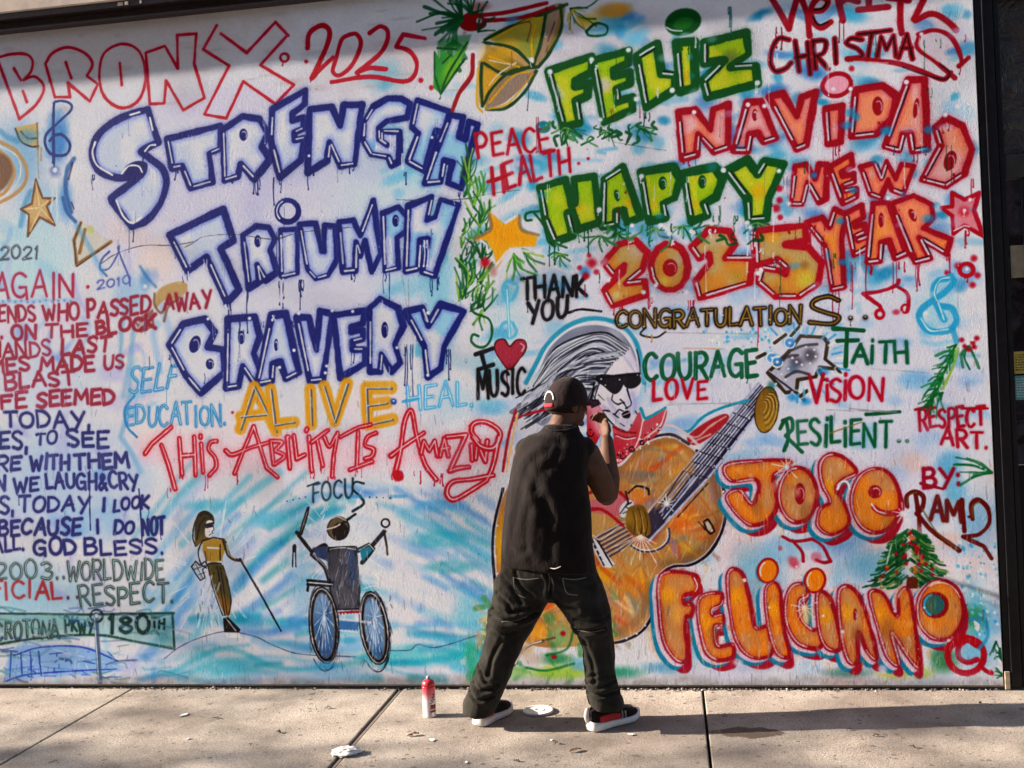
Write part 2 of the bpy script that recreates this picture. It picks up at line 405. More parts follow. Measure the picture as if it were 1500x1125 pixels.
def mural_ground():
    A = PT.A
    yy = np.linspace(0, 1, CH)[:, None]; n4, n3 = PT.n4, PT.n3
    A[:] = col((224, 221, 226)); A += ((n3-.5)*.04)[..., None]
    for (x, y, rx, ry, c, a) in [
        # top strip, shade under the eave painted in as grey-beige
        (200, 60, 420, 90, (206,192,186), .8), (560, 90, 170, 70, (206,190,190), .6), (330, 150, 250, 40, (216,206,226), .5),
        # lavender field behind the blue words
        (330, 290, 330, 190, (212,208,240), .75), (480, 430, 230, 130, (214,210,240), .65), (560, 300, 120, 160, (200,220,242), .5),
        (230, 380, 60, 60, (240,216,204), .7), (200, 560, 50, 120, (240,222,216), .7), (190, 330, 60, 50, (238,216,206), .6),
        (640, 420, 40, 170, (130,200,220), .7), (610, 240, 70, 60, (150,210,232), .6), (600, 420, 60, 30, (110,190,210), .5), (560, 110, 50, 40, (120,185,205), .6),
        # far left, poem panel
        (40, 380, 130, 110, (190,222,240), .8), (60, 470, 180, 60, (226,214,232), .7), (70, 560, 160, 90, (206,214,240), .7), (190, 430, 40, 50, (140,195,226), .6),
        (80, 700, 190, 120, (186,206,244), .85), (150, 760, 80, 50, (140,188,236), .6), (30, 850, 120, 60, (170,205,226), .7), (220, 640, 40, 40, (240,220,214), .6),
        (60, 880, 150, 50, (150,200,220), .6), (-150, 600, 160, 420, (190,206,236), .8), (-400, 500, 200, 400, (214,210,230), .8), (-320, 760, 120, 160, (150,196,226), .6),
        (200, 690, 50, 60, (180,206,240), .5), (30, 230, 70, 90, (90,160,205), .55), (60, 300, 60, 50, (150,200,232), .6),
        # centre
        (560, 590, 120, 50, (238,222,226), .8), (300, 640, 140, 70, (240,220,222), .7), (660, 590, 60, 40, (190,214,238), .6),
        (720, 540, 40, 40, (120,196,214), .6), (745, 480, 50, 60, (190,216,232), .6), (700, 260, 30, 60, (206,226,232), .6)]:
        blob(x, y, rx, ry, c, a, 0, .35)
    for i in range(120):
        x = rng.uniform(-260, 235); y = rng.uniform(330, 1000)
        c = [(120,176,232), (150,200,240), (96,150,220), (190,186,232), (232,222,238), (170,170,226), (110,190,226)][rng.randint(7)]
        if rng.rand() < .5: blob(x, y, rng.uniform(14, 44), rng.uniform(8, 26), c, rng.uniform(.3, .6), rng.uniform(-.8, .8))
        else: spray([smooth([[x, y], [x+rng.uniform(-12, 12), y+rng.uniform(14, 30)], [x+rng.uniform(-20, 24), y+rng.uniform(30, 70)]])], rng.uniform(4, 12), c, 9, rng.uniform(.3, .6), .5)
    for i in range(46):
        x = rng.uniform(560, 740); y = rng.uniform(120, 560)
        blob(x, y, rng.uniform(12, 44), rng.uniform(6, 18), [(96,186,214), (60,160,200), (140,204,230), (224,216,236)][rng.randint(4)], rng.uniform(.3, .65), rng.uniform(-.5, .2))
    # pink breath round the red sentence
    for x in range(220, 720, 45): blob(x, 668+rng.uniform(-10, 10), 48, 40, (246,196,206), .5)
    # the lower teal wave field: many long dry strokes
    for i in range(260):
        x = rng.uniform(235, 735); y = rng.uniform(715, 1000); L = rng.uniform(30, 110); k = (x-480)/260
        sl = (.75*k if y < 900 else .2*k)+rng.uniform(-.2, .2)-(.55 if x < 470 and y < 900 else 0)
        c = [(40,160,190), (80,184,210), (50,130,205), (120,186,232), (216,210,234), (232,222,236), (20,150,165), (150,196,236), (100,150,214)][rng.randint(9)]
        spray([smooth([[x-L/2, y+sl*L*-.5], [x, y-rng.uniform(-4, 5)], [x+L/2, y+sl*L*.5]])], rng.uniform(4, 15), c, 11, rng.uniform(.25, .6), .6)
    for (x, y, rx, ry, c) in [(300, 740, 60, 14, (60,175,200)), (400, 760, 70, 20, (90,190,215)), (640, 740, 70, 14, (60,160,215)), (640, 790, 70, 20, (40,165,185)), (660, 830, 60, 14, (30,160,175)),
                              (600, 960, 120, 24, (50,185,195)), (330, 975, 90, 22, (60,185,205)), (470, 985, 120, 16, (170,205,240)), (680, 960, 50, 30, (60,185,190)), (690, 900, 40, 40, (90,190,215)), (440, 850, 30, 90, (150,205,235)), (260, 960, 40, 40, (226,218,226))]:
        blob(x, y, rx, ry, c, .6, 0, .5)
    for (x, y, rx, ry) in [(320, 850, 42, 110), (520, 800, 110, 60), (590, 870, 60, 60), (620, 700, 60, 30)]: blob(x, y, rx, ry, (230,226,238), .75)
    for i in range(70):      # white dry-brush rays round the two small figures
        cx, cy = [(310, 840), (505, 800)][i % 2]; a = rng.uniform(0, 6.28); r0 = rng.uniform(30, 50); r1 = r0+rng.uniform(12, 34)
        spray([np.array([[cx+r0*math.cos(a), cy+1.4*r0*math.sin(a)], [cx+r1*math.cos(a), cy+1.4*r1*math.sin(a)]])], 2, (236,234,244), 1.5, .6, .3)
    spray("~240,965 262,948 290,935 330,925 372,932 400,945 440,958 520,962;~570,953 600,952 612,944 640,948 700,930", 1.6, (60,70,110), 1.5, .8)
    spray("~520,964 600,970 700,955 720,945;~250,985 330,950 420,980 560,965", 9, (40,170,190), 8, .5, .5)
    # right-hand half: pale lilac with bursts of turquoise and blue
    blob(1100, 500, 420, 420, (216,212,234), .55, 0, .2); blob(1300, 560, 150, 150, (220,218,242), .6, 0, .2); blob(900, 60, 250, 60, (200,190,196), .6); blob(1350, 60, 90, 70, (214,188,200), .6)
    for i in range(230):
        x = rng.uniform(745, 1425); y = rng.uniform(10, 420)
        c = [(36,140,184), (60,170,206), (54,130,196), (110,190,220), (170,206,232), (226,220,236)][rng.randint(6)]
        blob(x, y, rng.uniform(10, 40), rng.uniform(8, 22), c, rng.uniform(.5, .9), rng.uniform(-.6, .6), .6)
    for i in range(150):
        x = rng.uniform(690, 1440); y = rng.uniform(400, 690)
        blob(x, y, rng.uniform(14, 44), rng.uniform(7, 20), [(96,184,216), (130,190,230), (226,222,238), (190,206,240), (110,170,222)][rng.randint(5)], rng.uniform(.3, .65), rng.uniform(-.4, .4))
    for i in range(60):
        x = rng.uniform(740, 1430); y = rng.uniform(10, 990); spray([smooth([[x, y], [x+rng.uniform(-16, 16), y+rng.uniform(-8, 8)], [x+rng.uniform(10, 44), y+rng.uniform(-14, 14)]])], rng.uniform(4, 10), [(60,160,200), (120,190,226), (230,228,238), (90,150,210)][rng.randint(4)], 7, rng.uniform(.35, .7), .5)
    for i in range(130):
        x = rng.uniform(950, 1470); y = rng.uniform(670, 1000)
        blob(x, y, rng.uniform(16, 50), rng.uniform(12, 40), [(80,170,206), (170,200,236), (228,222,236), (240,196,186), (120,184,220)][rng.randint(5)], rng.uniform(.35, .7))
    for (x, y, rx, ry, c, a) in [(1105, 840, 50, 60, (90,170,205), .6), (1230, 790, 60, 30, (110,160,205), .6), (1330, 740, 60, 60, (222,216,240), .8), (1430, 760, 40, 60, (130,180,216), .6),
                              (1430, 900, 30, 80, (90,190,220), .7), (1440, 850, 20, 50, (232,232,244), .6), (1360, 830, 60, 30, (246,214,214), .7), (980, 978, 60, 14, (70,150,190), .7),
                              (900, 985, 60, 14, (40,140,110), .8), (1100, 975, 60, 14, (150,170,200), .6), (1240, 985, 50, 12, (50,130,120), .7), (1310, 985, 36, 14, (206,190,60), .7), (1380, 965, 30, 30, (40,120,70), .8), (1350, 985, 26, 14, (170,190,60), .6),
                              (970, 930, 30, 50, (236,170,110), .6), (1140, 950, 60, 24, (206,206,230), .6), (1425, 905, 26, 30, (50,140,70), .7), (1060, 980, 120, 24, (206,200,220), .6)]:
        blob(x, y, rx, ry, c, a)
    for i in range(160):     # fine sparkling dabs, lower right edge and above the headstock
        if i < 100: x, y = rng.uniform(1400, 1465), rng.uniform(790, 930)
        else: x, y = rng.uniform(1030, 1130), rng.uniform(480, 515)
        spray([np.array([[x, y], [x+.5, y+1]])], rng.uniform(2, 4.5), [(236,240,248), (130,205,232), (60,165,205)][rng.randint(3)], 1.2, .8)
    # old cracks and mends in the render coat
    for i in range(40):
        y = rng.uniform(0, 160); x = rng.uniform(0, 700)
        blob(x, y, rng.uniform(8, 30), rng.uniform(3, 9), (176,160,156), .3)

def mural_left():
    RC = (158, 36, 66); NV = (40, 44, 112)
    # earlier, weathered painting under the poem: ornament, star, arrow, clef
    spray("~0,208 22,220 38,245 36,268 20,285 0,296;~0,222 14,235 20,255 8,280 -10,290", 6, (196,146,86), 3, .9, .2)
    fillp("o-20,225 8,228 18,250 6,275 -20,285", (120,74,44), 6, .8); spray("~0,214 24,228 30,250 20,275 2,290", 2, (236,226,206), 1.2, .8)
    spray("~0,192 10,200 24,206;~30,330 36,300 44,280", 9, (60,140,185), 7, .6, .4)
    fillp("c22,186 54,180 56,215 30,208", (206,176,110), 3, .9); spray("~22,188 30,206 44,214 56,214;~30,192 40,202 54,202", 3, (60,44,40), 1.5, .9)
    spray("54,180 55,218", 3, (150,110,60), 1.5, .9); drips(56, 216, 4, 12, 40, (190,150,100), 1.4)
    fillp("c52,262 62,290 80,290 68,302 80,330 58,318 40,346 42,314 30,306 46,298", (176,122,70), 2, .95, (214,176,120)); spray("c52,262 62,290 80,290 68,302 80,330 58,318 40,346 42,314 30,306 46,298", 3.4, (110,64,36), 1.6, .85, .3)
    spray("52,266 57,300;36,306 58,304;44,338 58,308;78,326 60,306;70,294 60,302", 1.8, (240,220,180), 1, .8)
    blob(85, 205, 30, 70, (60,136,200), .9); blob(96, 290, 18, 50, (80,150,205), .7); blob(40, 200, 30, 20, (70,150,200), .6); spray("~78,238 78,160 84,148 100,150 104,160 84,180 68,196 66,212 76,226 96,226 102,212 92,198 80,198 72,206", 4.6, (28,60,130), 1.6, .95)
    spray("78,150 79,245", 3, (28,60,130), 1.6, .9); pearl(80, 250, 8, (220,228,244)); spray("79,255 74,310;81,255 84,320;77,255 77,300", 2.2, (220,228,244), 1.2, .8)
    blob(80, 250, 16, 16, (40,60,150), .5); pearl(80, 249, 5, (226,232,246)); spray("~108,232 98,250 96,280 104,310 100,300;~92,290 98,310 110,324", 7, (40,96,160), 4, .8, .3); spray("~106,238 100,262;~104,296 108,306", 3, (60,40,70), 2, .7)
    fillp("c118,322 134,334 160,352 112,390 104,350", (214,206,190), 3, .8); spray("118,326 108,352 112,388 162,354;124,336 116,370", 6, (150,104,56), 3, .9, .2); spray("118,326 108,352 111,386;112,390 160,356", 2, (70,50,40), 1.4, .8, .3)
    blob(132, 336, 8, 10, (190,196,90), .7)
    spray("~160,368 150,378 146,392 156,404;~172,362 178,380 188,405 190,418;~148,396 160,392 172,372 174,360", 3, (60,80,160), 1.8, .85)
    write("2010", 142, 424, 190, 414, 12, (90,110,180), 2.6); blob(212, 408, 14, 26, (70,140,200), .6); pearl(212, 419, 4, (220,230,244)); spray("~205,390 214,405 228,420", 5, (60,120,180), 4, .6)
    spray("0,442 112,438", 6, (150,190,225), 5, .5, .5)
    write("2021", 0, 380, 55, 378, 18, (36,44,54), 3.2, (206,216,220), .9, slant=.05)
    spray("~112,330 130,360 150,400;~186,452 178,480 176,540;~192,520 186,600 176,640;~176,640 190,660 205,690;~196,480 188,540 180,580", 9, (80,160,205), 8, .5, .5)
    fillp("o232,424 262,412 276,420 262,436 240,440 226,452", (190,150,86), 4, .8); spray("~226,430 226,446 236,458 246,440;~240,470 246,450 262,436", 4, (120,80,50), 2.5, .7); fillp("c196,470 224,452 226,478 206,488", (126,66,60), 3, .7)
    spray("~196,466 206,474 218,466 222,480;~200,490 204,478 212,474", 2.4, (214,206,214), 1.4, .8)
    # poem, red part
    K = dict(jit=.085)
    write("AGAIN", -10, 437, 108, 436, 36, (178,40,76), 4.4, drip=3, **K); pearl(128, 420, 3.6, (190,30,60))
    for x in range(4, 110, 9): pearl(x, 441+rng.uniform(-2, 2), 3.0, (120,170,214))
    for s, x0, y0, x1, y1, h in [("FRIENDS", -38, 474, 55, 470, 23), ("WHO", 62, 468, 118, 466, 23), ("PASSED", 126, 466, 222, 457, 25), ("AWAY", 238, 454, 312, 450, 24),
                                 ("ON", 16, 496, 55, 495, 20), ("THE", 64, 495, 130, 493, 18), ("BLOCK", 139, 490, 230, 480, 21), ("HANDS", -16, 523, 77, 521, 22), ("LAST", 88, 521, 163, 514, 22),
                                 ("TIMES", -50, 545, 46, 543, 20), ("MADE", 57, 543, 140, 541, 21), ("US", 150, 541, 183, 539, 20), ("BLAST", 6, 570, 112, 562, 22), ("LIFE", -32, 600, 41, 598, 22), ("SEEMED", 52, 596, 170, 590, 21),
                                 (".", 0, 494, 6, 494, 20)]:
        write(s, x0+2, y0, x1-3, y1, h*.95, RC, rng.uniform(4.4, 6.2), slant=rng.uniform(-.06, .1), drip=1 if rng.rand() < .3 else 0, **K)
    for s, x0, y0, x1, y1, h in [("TODAY,", 4, 626, 136, 626, 24), ("EYES,", -42, 657, 44, 656, 25), ("TO", 50, 652, 85, 651, 18), ("SEE", 97, 654, 161, 655, 24), ("ARE", -30, 689, 32, 688, 21), ("WITH", 42, 688, 103, 686, 22), ("THEM", 107, 687, 191, 684, 23),
                                 ("WHEN", -62, 720, 10, 719, 22), ("WE", 18, 720, 58, 718, 22), ("LAUGH&CRY", 66, 716, 205, 715, 23), ("TEARS,", -80, 752, 24, 752, 24), ("TODAY", 25, 749, 132, 748, 22), ("I", 145, 748, 158, 748, 19), ("LOOK", 164, 748, 220, 744, 18),
                                 ("BECAUSE", -4, 784, 120, 781, 23), ("I", 134, 782, 152, 782, 19), ("DO", 165, 781, 198, 780, 19), ("NOT", 207, 782, 243, 780, 26), ("ALL.", -12, 808, 38, 806, 20), ("GOD", 48, 812, 114, 811, 24), ("BLESS.", 122, 812, 242, 811, 23)]:
        write(s, x0+2, y0, x1-3, y1, h*.95, NV, rng.uniform(4.4, 5.8), slant=rng.uniform(-.06, .1), drip=1 if rng.rand() < .35 else 0, **K)
    spray("~131,690 131,740 132,776;~203,716 206,760 208,800", 2.6, NV, 1.2, .9)
    OL = (46, 62, 66)
    write("2003..", -8, 849, 96, 848, 25, OL, 4.0, (190,214,200), 1.3, **K); write("WORLDWIDE", 98, 849, 239, 850, 27, OL, 4.0, (170,200,190), 1.2, **K)
    write("OFFICIAL", -58, 877, 90, 876, 24, (176,54,64), 4.6, **K); write("..", 98, 876, 116, 876, 20, (90,60,80), 4.4); write("RESPECT.", 117, 886, 254, 882, 28, OL, 4.4, (150,190,176), 1.3, slant=-.05, **K)
    # painted street sign over a sketched bus
    fillp("c-60,898 255,900 252,952 140,932 -60,952", (118,172,166), 4, .6, (166,206,208)); spray("-60,898 130,900 254,898;252,898 255,950;~255,950 200,940 142,930 60,934 -40,950", 4, (30,66,62), 2, .9, .2)
    write("CROTONA", -6, 936, 86, 934, 25, (34,52,54), 4.2, (160,190,180), 1.0, **K); write("PKWY", 96, 924, 136, 928, 20, (24,70,66), 4.6, **K); write("180", 160, 928, 218, 928, 24, (18,48,46), 6, **K); write("TH", 222, 918, 240, 920, 14, (18,48,46), 4, **K)
    fillp("o20,950 60,944 140,950 172,972 168,984 60,992 8,998", (120,170,230), 8, .7); 
    for i in range(46):
        x = rng.uniform(0, 172); y = rng.uniform(950, 1000); spray([np.array([[x, y], [x+rng.uniform(-4, 24), y+rng.uniform(-3, 9)]])], 2, [(50,80,180), (80,120,210), (206,216,240)][rng.randint(3)], 1.4, .8)
    spray("~8,998 30,990 60,986 120,982 170,980;~20,960 60,948 120,948 172,968;~16,955 14,992;30,956 32,990;44,955 46,990;56,954 60,988", 2.6, (40,66,170), 1.4, .85)
    spray("140,900 146,1000", 8, (70,90,120), 3, .85); spray("138,906 144,996", 1.8, (206,214,226), 1, .9); spray([ell(141, 902, 9, 9)], 4, OL, 1.4); pearl(141, 902, 4, (200,214,214))
    # blue/red side notes
    write("SELF", 188, 572, 256, 570, 37, (54,140,196), 5, (190,226,244), 1.3, slant=.18, drip=2, jit=.09); write("EDUCATION.", 184, 622, 330, 622, 29, (54,140,196), 4.6, (180,220,240), 1.1, jit=.08, drip=2, h1=30)
    spray("~196,580 182,600 186,625 200,640", 4, (54,140,196), 2)

def mural_center():
    # BRONX . 2025, thin red outline letters
    BR = ["~0,83 16,79 37,79 47,88 45,104 34,117;~34,117 51,112 64,128 53,152 28,174;28,174 16,141 -2,92;20,100 30,117;33,133 39,149",
          "80,142 66,93;~66,93 77,77 99,69 123,77 135,93 127,111;127,111 143,123 131,148 99,121 102,142 80,142;96,91 104,114",
          "o179,64 152,78 145,112 153,142 178,158 203,146 213,112 204,76;175,92 178,124",
          "213,77 241,67 260,100 259,51 287,49 284,93 299,143 268,161 243,118 240,151 219,152 213,77",
          "317,37 297,72 335,96 299,167;302,168 331,173 356,119 403,152 430,124 381,95 419,53;323,49 361,77 403,32 422,52"]
    for s in BR: spray(s, 9, (226,170,180), 8, .35); spray(s, 4.8, (186,20,52), 1.2, .97, .08)
    spray([ell(416, 84, 6, 6)], 4, (186,20,52), 1.2); pearl(416, 83, 2.4); drips(413, 92, 1, 0, 8, 'crim'); pearl(448, 90, 3.6, (186,20,52))
    S25 = "~450,70 453,48 471,37 482,46 477,70 456,114 470,100 487,84;~512,50 500,58 492,85 487,104 497,110 515,95 528,65 522,50 512,50;~541,48 557,38 568,48 558,76 522,106;522,106 541,99 565,101;622,56 590,50 580,68;~580,68 600,75 610,93 605,112 588,119 540,112 485,120"
    spray(S25, 6.6, (186,20,52), 1.2, .97, .08); spray("~450,70 453,48 471,37 482,46 477,70 456,114", 8, (186,20,52), 1.2); drips(456, 112, 1, 0, 14, (170,20,50), 1.6); drips(524, 108, 2, 5, 10, (170,20,50)); drips(616, 118, 1, 0, 9, (170,20,50)); pearl(616, 117, 4.4, (190,20,50)); pearl(631, 128, 4.4, (190,20,50))
    # blue outlined words
    B = dict(fill=(224,222,240), fill2=(206,212,242), line='navy', ow=11, inner=(140,156,224), halo=(120,136,200), hw=17, ha=.3)
    B2 = dict(B, fill2=(160,206,234), ow=10)
    L = [(np.vstack([parse(s)[0] for s in ("~216,160 185,169 152,188 136,214 138,240 155,256 186,260 210,250", "~206,256 186,272 162,290", "~164,296 178,314 192,333", "~196,332 215,322 234,298 243,270 238,248 222,234 206,222", "212,218 232,208 224,186 216,160")]), B, ()),
         ("244,203 322,184 322,218 306,225 311,266 279,275 266,243 252,246", B, ()), ("326,190 355,170 380,174 392,195 383,215 396,232 372,262 352,240 348,258 328,264", B, ((356, 197, 6, 9),)),
         ("398,160 447,132 446,152 428,166 428,176 444,172 444,188 431,194 431,205 446,202 440,234 410,260 396,205", B, ()), ("453,160 485,156 498,184 503,153 530,153 519,240 498,243 482,208 479,235 450,253", B, ()),
         ("600,152 588,144 567,144 546,156 533,178 531,205 543,226 568,230 573,242 584,236 585,193 558,192 558,206 566,212 554,204 554,188 566,177 596,172", dict(B2, fill2=(140,196,232)), ()),
         ("611,147 658,163 650,195 638,190 622,250 597,236 612,195 603,186", B2, ()), ("659,168 678,171 672,200 681,203 686,178 699,182 675,276 655,268 662,238 650,235 645,266 622,268 640,215", B2, ()),
         ("248,344 327,306 342,352 323,364 350,424 332,443 302,376 274,396", B, ()), ("355,344 375,331 393,333 402,350 395,366 406,398 388,410 376,388 380,412 364,422", B, ((377, 353, 5, 9),)),
         ("410,337 435,335 435,400 412,405", dict(B, ow=8), ()), ("438,328 462,327 470,368 474,368 475,330 490,330 493,380 480,403 462,408 450,395", dict(B, ow=8), ()),
         ("496,325 517,322 527,345 546,294 557,372 544,398 534,352 527,374 521,354 520,396 502,398", dict(B, ow=9), ()), ("560,312 583,303 597,318 594,338 581,348 583,392 563,397", dict(B2, ow=8), ((579, 323, 5, 9),)),
         ("597,301 632,288 625,322 637,318 645,292 671,300 636,404 618,398 626,350 615,352 612,393 594,397", dict(B2, ow=9), ()),
         ("248,505 268,474 300,467 314,486 304,508 326,512 328,545 294,576 272,550", B, ((285, 504, 8, 13, .3), (307, 533, 6, 8))), ("333,467 373,464 380,493 371,517 381,544 373,563 355,536 349,565 331,568", B, ((353, 494, 5, 10),)),
         ("397,462 418,459 438,545 418,555 410,530 399,533 397,558 376,562", B, ((404, 505, 3, 9),)), ("434,465 452,465 463,512 468,455 487,460 472,556 453,558", B, ()),
         ("488,462 534,455 531,474 514,478 514,486 531,483 531,496 516,500 516,512 534,512 534,532 498,553", B, ()), ("541,451 556,437 583,451 590,477 578,504 586,531 573,544 558,518 556,544 541,544", dict(B2), ((563, 483, 5, 12),)),
         ("594,456 618,451 627,477 645,445 679,456 650,507 645,539 626,552 621,507", B2, ())]
    for i, (s, k, h) in enumerate(L): block(s, holes=h, seed=i+3, hi=(236,230,226), **k)
    fillp('o182,246 198,236 214,238 214,250 200,262 184,262', 'navy', 3); spray('~139,208 135,224 142,242 164,256;~178,254 188,243 202,243 208,252;~170,294 180,316 192,326 207,318;190,168 204,164;219,172 223,190;~212,221 219,213 227,212', 3.2, (236,230,226), 1.1)
    spray([ell(421, 309, 16, 16)], 9, 'navy', 1.6); spray([ell(421, 309, 16, 16, 0, 12, 2.4, 4.2)], 2.4, 'white', 1)
    for (x, y, n, s, l) in [(136, 256, 3, 12, 28), (205, 222, 3, 10, 16), (262, 246, 4, 14, 30), (372, 262, 5, 16, 30), (342, 265, 2, 8, 12), (405, 260, 4, 16, 40), (378, 262, 3, 12, 34), (455, 250, 5, 10, 30), (516, 244, 3, 10, 14), (594, 252, 2, 8, 22), (672, 282, 3, 10, 18),
                            (192, 335, 4, 12, 50), (270, 398, 4, 12, 36), (335, 444, 3, 10, 40), (362, 424, 2, 6, 90), (440, 410, 6, 12, 60), (412, 412, 5, 10, 36), (565, 400, 3, 10, 44), (636, 406, 5, 14, 30), (517, 400, 3, 10, 14),
                            (250, 520, 4, 14, 26), (597, 505, 5, 14, 70), (655, 512, 6, 14, 40), (516, 512, 2, 6, 22), (430, 470, 2, 8, 16), (348, 466, 2, 5, 20)]:
        drips(x, y, n, s, l, (30,40,104), 1.5)
    for (x, y, n, s, l) in [(272, 398, 3, 8, 30), (301, 380, 2, 6, 16), (410, 408, 4, 12, 30), (625, 352, 4, 12, 36), (602, 492, 6, 16, 60), (685, 460, 3, 8, 20), (555, 440, 3, 8, 12), (402, 462, 2, 6, 10), (332, 446, 3, 6, 14), (574, 198, 3, 8, 20), (592, 225, 3, 8, 24)]:
        drips(x, y, n, s, l, (226,224,236), 1.7)
    for (x, y) in [(304, 467), (365, 466), (409, 538), (430, 513), (516, 456), (626, 458), (581, 509), (626, 549), (478, 536), (476, 546), (437, 459), (486, 455), (452, 510), (452, 228), (632, 201)]: pearl(x, y, 3)
    # I (heart) MUSIC, THANK YOU
    BK = (16, 14, 22)
    spray("696,519 722,510;704,516 710,538;700,541 722,534", 6, BK, 1.4, .97, .15); pearl(724, 527, 1.8)
    H = "o746,541 733,528 724,511 727,499 738,497 746,507 756,498 768,499 770,511 760,526"
    fillp(H, (232,226,228), 7); fillp(H, (150,22,48), 1.4, 1, (176,60,80)); spray(H, 2, (90,16,32), 1.2); spray("~762,503 767,507 764,514", 2, (230,210,214), 1.2, .8); drips(746, 540, 3, 10, 44, (150,30,54), 1.7)
    write("MUSIC", 699, 582, 768, 577, 38, BK, 5, jit=.08, slant=-.02); write("THANK", 764, 440, 858, 432, 30, BK, 5, jit=.07, drip=4); write("YOU", 774, 474, 830, 462, 30, BK, 5.4, jit=.07)
    spray("~832,458 850,453 880,456", 3.4, BK, 1.2)
    for x in range(838, 880, 4): pearl(x, 456, .7, (200,214,226))
    # ALIVE
    for s in ["352,628 372,566 404,632;352,610 396,606", "396,570 402,622 430,618", "454,570 456,622", "474,566 490,618 508,562", "572,568 536,568 538,622 574,614;538,594 566,590"]:
        spray(s, 19, (226,160,34), 5, .95, .18); spray([p+[1.5, 1] for p in parse(s)], 3.2, (80,92,116), 1.2, .9, .2); spray([p-[.6, 0] for p in parse(s)], 1.5, (214,222,236), 1, .9)
    drips(476, 620, 3, 20, 12, (206,150,40)); pearl(340, 604, 3, (190,40,60)); pearl(576, 588, 6, (36,90,170)); pearl(576, 587, 2)
    write("HEAL.", 597, 600, 692, 594, 36, (84,176,224), 5.4, (224,240,248), 1.4, jit=.06, drip=2); spray("590,588 612,584", 4, (84,176,224), 1.6)
    # THIS ABILITY IS AMAZING
    TH = ["212,664 222,650 250,626;236,652 246,680 256,716", "262,642 266,695;284,640 286,696;264,668 285,666", "294,650 297,692;293,638 293,641", "~316,646 308,648 305,658 314,670 316,684 306,696",
          "343,693 356,660 371,625 382,660 390,685 406,699;~330,660 340,666 366,656 400,646", "396,646 400,680;~396,646 412,648 402,660;~402,660 416,668 402,680", "420,640 424,686;~422,640", "430,638 434,672 446,666", "452,640 456,690;449,628 448,631", "456,648 480,630;464,645 472,682", "~474,640 482,654 492,638;~494,634 488,670 486,698",
          "498,640 524,626 542,622;524,632 522,684;512,688 544,676", "~550,634 538,640 534,652 546,658 544,668 534,672",
          "~578,694 586,660 592,618 602,602 610,640 622,680 638,702;~572,668 590,654 620,634", "616,664 620,646 628,660 636,646 640,668", "644,668 650,642 656,668;645,658 656,656", "654,640 682,637 658,690;~658,690 670,686 686,684", "690,652 691,674;690,625 690,629", "696,672 698,648 710,676 713,646",
          "~700,646 690,632 694,620 710,618 728,628 732,640 722,656 704,654 692,640;~730,640 722,680 712,704;~712,704 690,718 664,732 654,722 662,706 690,702 722,696"]
    for s in TH:
        spray(s, 16, (232,140,158), 13, .28, .55); spray(s, 8.4, (192,18,46), 1.8, .96, .1); spray([p+[.4, -.4] for p in parse(s)], 1.7, (244,214,214), .9, .92)
    for x, y in [(343, 694), (245, 715), (268, 696), (302, 696), (486, 698), (524, 686), (576, 694), (640, 702), (610, 690), (474, 684), (646, 694), (456, 690)]: drips(x, y, 3, 12, 20, (190,40,70), 1.4)
    fillp("o575,690 588,690 590,702 578,704", (192,18,46), 4)
    FC = (24, 52, 66)
    for i in range(4): pearl(420+i*9, 734-i*2, 1.4, FC); pearl(541+i*10, 728+i*.5, 1.5, FC)
    write("FOCU", 458, 736, 516, 728, 26, FC, 3.6, jit=.06); spray("450,712 466,706", 3.6, FC, 1.2); spray("~532,708 520,706 516,716 528,728 532,738 516,749", 4, FC, 1.2)
    for i in range(6): blob(rng.uniform(480, 600), 727, 12, 5, (60,150,200), .5)

